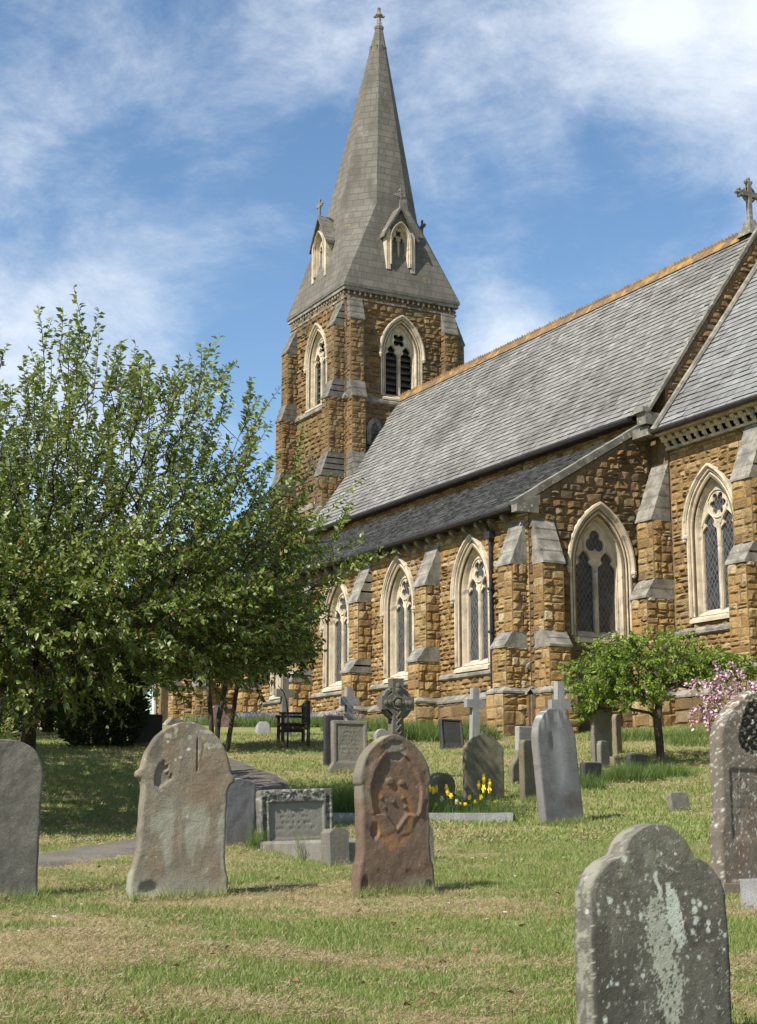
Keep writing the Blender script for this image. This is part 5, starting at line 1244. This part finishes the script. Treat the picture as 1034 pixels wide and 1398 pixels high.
# dark multi-stemmed tree behind it
b = (xat(293, 31), 31, hzf(xat(293, 31), 31))
rnd_up = lambda up, j=.35: (lambda p, c, rn: (p - c) / (np.linalg.norm(p - c) + .1) + np.array([0, 0, up]) + rn.normal(0, j, 3))
tree('cherry_tree', 'dark green tree on slender leaning stems in front of the porch', 293, 31,
     [(b[0], b[1], b[2] - .1), (b[0] + .05, 31, b[2] + .7), (b[0] + .2, 31, b[2] + 1.5)],
     [(b[0] + .1, 31, 4.0, 1.75, 1.5, 1.35, 5), (b[0] + 1.0, 30.6, 3.4, .8, .9, .7, 1), (b[0] - .9, 31, 3.6, 1.0, 1, .9, 1)], 520, 24, .5, .13, .52, rnd_up(.1), DARKL, 9, BARK, 2.2, .006, .09,
     stems=[([(b[0] - .05, 31, b[2] - .1), (b[0] - .12, 31.0, b[2] + .9), (b[0] - .3, 31, 3.4)], [.06, .05, .04]), ([(b[0] + .2, 31.1, b[2] - .1), (b[0] + .35, 31.1, b[2] + .9), (b[0] + .55, 31, 3.4)], [.055, .045, .04])])
# small umbrella-shaped tree by the church
b = (xat(905, 29), 29, hzf(xat(905, 29), 29))
def d_umb(p, c, rn):
    o = (p - c) * np.array([1, 1, .3]); rad = np.linalg.norm(o[:2]); o = o / (np.linalg.norm(o) + .1)
    return o + np.array([0, 0, .25 - .55 * (rad > 1.0)]) + rn.normal(0, .3, 3)
tree('small_tree', 'small umbrella-shaped tree with bright green leaves and dark leaning trunk', 905, 29,
     [(b[0], b[1], b[2] - .1), (b[0] - .02, 29, b[2] + .4), (b[0] - .05, 29, b[2] + .85), (b[0] - .0, 29, b[2] + 1.15), (b[0] + .03, 29, b[2] + 1.4)],
     [(b[0] - .2, 29, 2.66, 1.35, 1.3, .46, 6), (b[0] - 1.1, 28.9, 2.2, .62, .8, .55, 2.6), (b[0] + .95, 29, 2.6, .75, .8, .32, 1.6), (b[0] - .6, 28.3, 2.15, .8, .5, .4, 2.2), (b[0] + .5, 28.4, 2.35, .5, .5, .25, .8), (b[0] + 1.5, 29, 2.55, .5, .5, .2, .6)], 520, 26, .34, .085, .42, d_umb, GREEN, 13, BARK2, 1.5, .008, .115, seg=.2, lift=-.08)
# pink blossom tree at the right edge
b = (xat(1062, 21), 21, hzf(xat(1062, 21), 21))
tree('blossom_tree', 'pink blossoming tree reaching in from the right edge behind the pointed headstone', 1062, 21,
     [(b[0], 21, b[2] - .1), (b[0] - .03, 21, b[2] + .5), (b[0] - .08, 21, b[2] + 1.0), (b[0] - .15, 21, b[2] + 1.35)],
     [(b[0] - .45, 21, 1.62, .55, .5, .30, 4), (b[0] - .95, 21, 1.3, .38, .4, .28, 2), (b[0] + .3, 21, 1.7, .7, .6, .35, 2), (b[0] - .75, 20.9, 1.72, .35, .3, .16, 1)], 95, 16, .16, .05, .85, lambda p, c, rn: rn.normal(0, 1, 3) + np.array([-.3, 0, -.5]), [PINK, CHERRY_TOP], 17, BARK2, .95, .004, .05, crown='blossom',
     mi_f=lambda P, rn: np.where(rn.random(len(P)) < .22, 1, 0), seg=.16, droop=.3, spread=1.0)
# dark yews at the left
def yew(label, px, Y, rx, h, n, seed, mats=YEWL, name='yew_tree', group=None, leaf=.17):
    rn = np.random.default_rng(seed); X = xat(px, Y); z = hzf(X, Y); root = empty(name, (X, Y, z), 0, label, 'tree', group)
    mb = MB(); mb.tube([(0, 0, -.1), (0, 0, h * .5), (0, 0, h * .95)], [.16, .1, .03], 7); mb.build('trunk', BARK, root, True)
    a = rn.uniform(0, 2 * np.pi, n); f = rn.random(n) ** .8; lob = 1 + .22 * (fbm(np.cos(a) * 2 + 9, np.sin(a) * 2, f * 5, seed, 3) - .5) * 2
    r = rx * np.sin(np.pi * (.10 + .9 * f) ** .75) ** .8 * lob * rn.random(n) ** .35
    P = np.c_[r * np.cos(a), r * np.sin(a), h * f * (1 - .02)]
    D = np.c_[np.cos(a), np.sin(a), .55 + 0 * a] + rn.normal(0, .4, (n, 3))
    V, F, C = leaves(P, D, leaf, .4, rn); np_mesh('crown', V, F, C, mats, root); return root
yew('dense dark yew clipped to the ground at the left of the porch', 132, 32.5, 1.0, 3.3, 11000, 3)
yew('broad dark yew in shadow behind the big tree trunk', 62, 38.0, 1.15, 3.2, 10000, 4)
yew('tall dark yew at the left edge of the churchyard', -25, 35.0, 1.5, 4.2, 7000, 5)
for i, (px, Y, rx, h) in enumerate([(20, 74, 4, 8), (-120, 70, 5, 9), (-260, 78, 6, 10), (150, 95, 5, 9), (-430, 85, 6, 9), (1290, 90, 6, 8), (1480, 80, 6, 9), (1700, 95, 7, 10), (-620, 70, 6, 10)]):
    yew(['round-headed tree beyond the red brick house', 'broad tree at the far left beyond the hedge', 'tall broad tree far left outside the churchyard', 'distant tree behind the porch', 'far tree at the outer left', 'distant tree beyond the chancel', 'broad distant tree right of the chancel', 'tall distant tree far right', 'outermost tree on the left'][i], px, Y, rx, h, 3500, 30 + i, MIDL, 'broad_tree', 'trees beyond the churchyard', .5)
# clipped hedge along the far side
rn = np.random.default_rng(77); hroot = empty('hedge', (-16, 60, 2.5), 0, 'long green hedge closing the churchyard on the far left', 'hedge')
n = 9000; P = np.c_[rn.uniform(-26, 4.5, n), rn.uniform(-.8, .8, n), rn.uniform(0, 2.6, n)]; k = rn.integers(0, 3, n); P[k == 0, 2] = 2.5 + rn.normal(0, .12, (k == 0).sum()); P[k == 1, 1] = -.8 + rn.normal(0, .08, (k == 1).sum())
V, F, C = leaves(P, rn.normal(0, 1, (n, 3)) + np.array([0, -.5, .5]), .3, .6, rn); np_mesh('foliage', V, F, C, MIDL, hroot)
mb = MB(); mb.box(-26, 4.5, -.6, .6, -.2, 2.4); mb.build('stems', mat_simple('hedge_inner', (.012, .016, .008), (.02, .026, .012), 8), hroot)
# red brick house beyond the porch
bh = empty('brick_house', (-13.4, 57.0, 2.4), R_(-6), 'red brick house half hidden behind the trees on the left', 'house')
mb = MB(); mb.box(-4.5, 2.6, 0, 5, -.5, 3.2); mb.prism([(0, 3.2), (5, 3.2), (2.5, 5.2)], -4.5, 2.6, 0, Matrix(((0, 1, 0, 0), (1, 0, 0, 0), (0, 0, 1, 0), (0, 0, 0, 1)))); mb.build('wall', RED_BRICK, bh)
mb = MB(); mb.add([(-4.7, -.3, 3.0), (2.8, -.3, 3.0), (2.8, 2.5, 5.35), (-4.7, 2.5, 5.35), (2.8, 5.3, 3.0), (-4.7, 5.3, 3.0)], [(0, 1, 2, 3), (3, 2, 4, 5)]); mb.build('roof', SLATE_DK, bh)
for x in (-3.2, -.8, 1.4):
    mb = MB(); mb.box(x - .45, x + .45, -.03, .05, .9, 2.1); w = mb.build('window', LIME, bh)
    mb = MB(); mb.box(x - .38, x + .38, -.05, -.035, .97, 2.03); mb.build('pane', GLASS, w)

# ---- wild flowers, daffodils, tall grass
gpx = lambda px, Y: xat(px, Y)
clump('long_grass', [(gpx(470, 20.9), 20.9, .34, .3, 900), (gpx(485, 21.3), 21.3, .2, .2, 300)], .36, .012, LONG, 'tall green grass growing beside the kerbed daffodil bed')
clump('long_grass', [(gpx(620, 21.0), 20.85, .65, .35, 1300), (gpx(680, 20.8), 20.8, .4, .22, 300)], .22, .011, LONG, 'daffodil leaves and grass filling the kerbed bed')
clump('long_grass', [(gpx(840, 25.6), 25.6, .55, .35, 1400), (gpx(872, 25.9), 25.9, .45, .3, 1100), (gpx(808, 24.3), 24.2, .2, .2, 400), (gpx(915, 26.5), 26.6, .5, .3, 700)], .27, .013, LONG, 'tall green grass round the black granite headstones')
clump('long_grass', [(gpx(600, 34.4), 34.4, 1.0, .7, 3000), (gpx(570, 35.6), 35.6, .6, .8, 1500), (gpx(655, 34.6), 34.8, .5, .4, 900)], .34, .02, LONG, 'bank of long green grass below the aisle wall')
clump('long_grass', [(gpx(352, 42), 42, 1.2, .8, 1800), (gpx(420, 41), 41.5, 1.3, .8, 1600), (gpx(490, 38.5), 38.8, 1.0, .8, 1300), (gpx(300, 43.5), 44, 1.2, .8, 900)], .3, .022, LONG, 'long grass under the aisle wall near the bluebells')
clump('long_grass', [(gpx(348, 16.2), 16.3, .1, .25, 260), (gpx(432, 15.2), 15.3, .2, .25, 300), (gpx(322, 11.9), 11.9, .1, .1, 20)], .2, .009, LONG, 'grass tufts round the kerbed grave')
clump('long_grass', [(gpx(905, 33.5), 33.6, 1.6, .5, 1500), (gpx(980, 32.4), 32.4, 1.2, .5, 900)], .2, .018, LONG, 'green grass fringe along the chancel foot')
X_, Y_ = [], []
for px, Y, w, sp in [(245, 11.65, .39, .06), (537, 12.0, .34, .06), (10, 11.5, .34, .06), (767, 19.95, .36, .08), (661, 22.7, .34, .08), (722, 22.5, .16, .08), (477, 27.0, .4, .1), (891, 6.7, .3, .05)]:
    k = 420; a = rng.uniform(-1, 1, k); x0 = xat(px, Y)
    X_.append(x0 + a * w * .88 + .06 * .47); Y_.append(Y + a * w * .47 - .09 + rng.normal(0, .035, k))
blades('long_grass', np.concatenate(X_), np.concatenate(Y_), .1, .0065, .7, GRASS, label='uncut grass left by the mower round the headstone feet')
BLUE = mat_leaf('bluebell_petal', [(.2, .18, .36), (.27, .24, .43), (.17, .14, .3), (.33, .3, .48)], .3, .6, .2, (.35, .3, .7))
n = 2600; e = rng.uniform(-18.5, -6.2, n); nn = rng.uniform(-2.3, -1.1, n) + .3 * np.sin(e); X_ = 3.69 + e * E2.x + nn * N2.x; Y_ = 36.35 + e * E2.y + nn * N2.y
kk = fbm(X_ * .6, Y_ * .6, 0, 91, 3) > .5; X_, Y_ = X_[kk], Y_[kk]; n = len(X_)
Pz = hz(X_, Y_) + rng.uniform(.15, .36, n); rn = np.random.default_rng(5)
P = np.repeat(np.c_[X_, Y_, Pz], 4, axis=0) + rn.normal(0, .03, (4 * n, 3)); V, F, C = leaves(P, rn.normal(0, 1, (4 * n, 3)), .06, .7, rn)
o = np_mesh('bluebells', V, F, C, BLUE); tag(o, 'drift of bluebells along the foot of the aisle wall', 'bluebells', None, 'stuff')
YEL = mat_simple('daffodil_yellow', (.8, .6, .03), (.72, .5, .02), 20, .6, .05); YELW = mat_simple('daffodil_cream', (.75, .72, .45), (.7, .66, .4), 20, .6, .05); STEM = mat_simple('daffodil_stem', (.06, .14, .025), (.08, .17, .03), 20, .6, .05)
def daffodil(label, petal, stemh):
    r = empty('daffodil', (0, 0, 0), 0, label, 'daffodil', 'daffodils in the kerbed grave bed')
    m = MB(); m.tube([(0, 0, -.05), (.01, 0, stemh * .6), (0, 0, stemh), (0, -.03, stemh + .02)], .006, 5); m.build('stem', STEM, r)
    m = MB(); c = Vector((0, -.035, stemh + .02))
    for k in range(6):
        a = k * math.pi / 3; u = Vector((math.cos(a), 0, math.sin(a))); s = Vector((-math.sin(a), 0, math.cos(a)))
        m.add([c, c + u * .035 + s * .024 + Vector((0, .006, 0)), c + u * .068 + Vector((0, .01, 0)), c + u * .035 - s * .024 + Vector((0, .006, 0))], [(0, 1, 2, 3)])
    m.build('petals', petal, r)
    m = MB(); m.tube([tuple(c), tuple(c + Vector((0, -.02, 0))), tuple(c + Vector((0, -.045, -.004)))], [.013, .016, .024], 8); m.build('trumpet', YEL, r)
    return r
d0 = daffodil('yellow daffodil in the kerbed bed beside the brown headstone', YEL, .36)
d1 = daffodil('pale cream daffodil in the kerbed bed beside the brown headstone', YELW, .3)
spots = [(587, 1078), (591, 1081), (597, 1079), (609, 1078), (611, 1083), (653, 1074), (660, 1066), (668, 1072), (661, 1079), (596, 1100), (623, 1096), (635, 1101), (641, 1090), (604, 1092), (669, 1080), (648, 1096), (616, 1088), (628, 1103), (583, 1092), (657, 1090), (675, 1096)]
for i, (px, py) in enumerate(spots):
    Y = 20.75 + .25 * random.random(); a = (px - CX) / F_PX; b2 = (CY - py) / F_PX; s, c_ = math.sin(PITCH), math.cos(PITCH)
    x = a / (c_ - s * b2) * Y; z = (s + c_ * b2) / (c_ - s * b2) * Y
    white = i in (10, 13); src = d1 if white else d0
    o = src if (i == 0 or i == 10) else dup(src)
    hh = .3 if white else .36; g_ = hzf(x, Y); sc = max(.45, (z - g_) / hh)
    o.location = (x, Y, g_); o.scale = (.5, .5, min(sc, 1.5)); o.rotation_euler = (0, 0, random.uniform(-.7, .7))
n = 420; X_, Y_ = scatter(n, 6.6, 24, .3, 1.7); X_, Y_ = keep(X_, Y_); n = len(X_); rn = np.random.default_rng(6)
V, F, C = leaves(np.c_[X_, Y_, hz(X_, Y_) + .03], np.c_[rn.normal(0, 1, (n, 2)), rn.uniform(-.1, .35, n)], .05, .6, rn)
tag(np_mesh('fallen_leaves', V, F, C, mat_leaf('fallen_leaf', [(.16, .08, .035), (.22, .12, .05), (.11, .06, .03), (.28, .19, .09)], .1, .8, .2, (.3, .15, .06))), 'dead brown leaves scattered over the lawn', 'leaves', None, 'stuff')
n = 36; cx = rng.uniform(-3, 3.5, 12); cy = rng.uniform(8, 21, 12); i_ = rng.integers(0, 12, n); X_ = cx[i_] + rng.normal(0, .35, n); Y_ = cy[i_] + rng.normal(0, .4, n); X_, Y_ = keep(X_, Y_); n = len(X_)
P = np.repeat(np.c_[X_, Y_, hz(X_, Y_) + .05], 6, axis=0); a = np.tile(np.arange(6) * math.pi / 3, n); V, F, C = leaves(P, np.c_[np.cos(a), np.sin(a), .25 + 0 * a], .013, .7, np.random.default_rng(8))
tag(np_mesh('daisies', V, F, C, mat_leaf('daisy_petal', [(.8, .8, .76), (.7, .7, .66)], .2, .7, .2, (.8, .8, .7))), 'tiny white daisies dotted in the lawn', 'daisies', None, 'stuff')
# garden bench under the tree, seen from its end
WOOD = mat_simple('bench_wood', (.05, .036, .025), (.085, .065, .045), 6, .8, .3, 40)
bn = empty('garden_bench', (0, 0, 0), 0, 'dark wooden garden bench on the shaded grass beside the path', 'bench')
L = 1.3
for i, y in enumerate((-.5, -.37, -.24, -.11)):
    pass
mb = MB()
for y in (-.02, .1, .22, .34, .46): mb.box(0, L, y - .045, y + .045, .42, .45)
mb.build('seat', WOOD, bn)
mb = MB(); mb.box(0, L, .5, .55, .82, .92); mb.box(0, L, .5, .55, .50, .56)
for x in np.arange(.08, L, .1): mb.box(x - .025, x + .025, .51, .535, .54, .84)
mb.build('backrest', WOOD, bn)
for x in (0, L - .07):
    for y, h in ((-.06, .64), (.49, .92)):
        mb = MB(); mb.box(x, x + .07, y, y + .07, -.1, h if y < 0 else .9); mb.build('leg', WOOD, bn)
    mb = MB(); mb.box(x - .01, x + .08, -.1, .5, .62, .67); mb.build('armrest', WOOD, bn)
    mb = MB(); mb.box(x + .01, x + .06, -.0, .49, .3, .36); mb.build('rail', WOOD, bn)
xb = xat(386, 32.6); bn.location = (xb - .35, 32.7, hzf(xb, 32.7)); bn.rotation_euler = (0, 0, R_(90 - 360 + 0) + R_(270 - 270 - 0)); bn.location = (xat(390, 32.8) - .2, 33.6, hzf(xb, 33.0)); bn.rotation_euler = (0, 0, R_(-82))
hk = MB(); hk.tube([(0, 0, -.1), (0, 0, .7), (-.03, 0, 1.0), (-.1, 0, 1.2), (-.22, 0, 1.33)], [.02, .02, .016, .012, .008], 6)
o = hk.build('curved_rod', IRONM); o.location = (xat(392, 32.0), 32.0, hzf(xat(392, 32.0), 32.0)); tag(o, 'thin dark curved rod arching beside the wooden bench', 'rod')
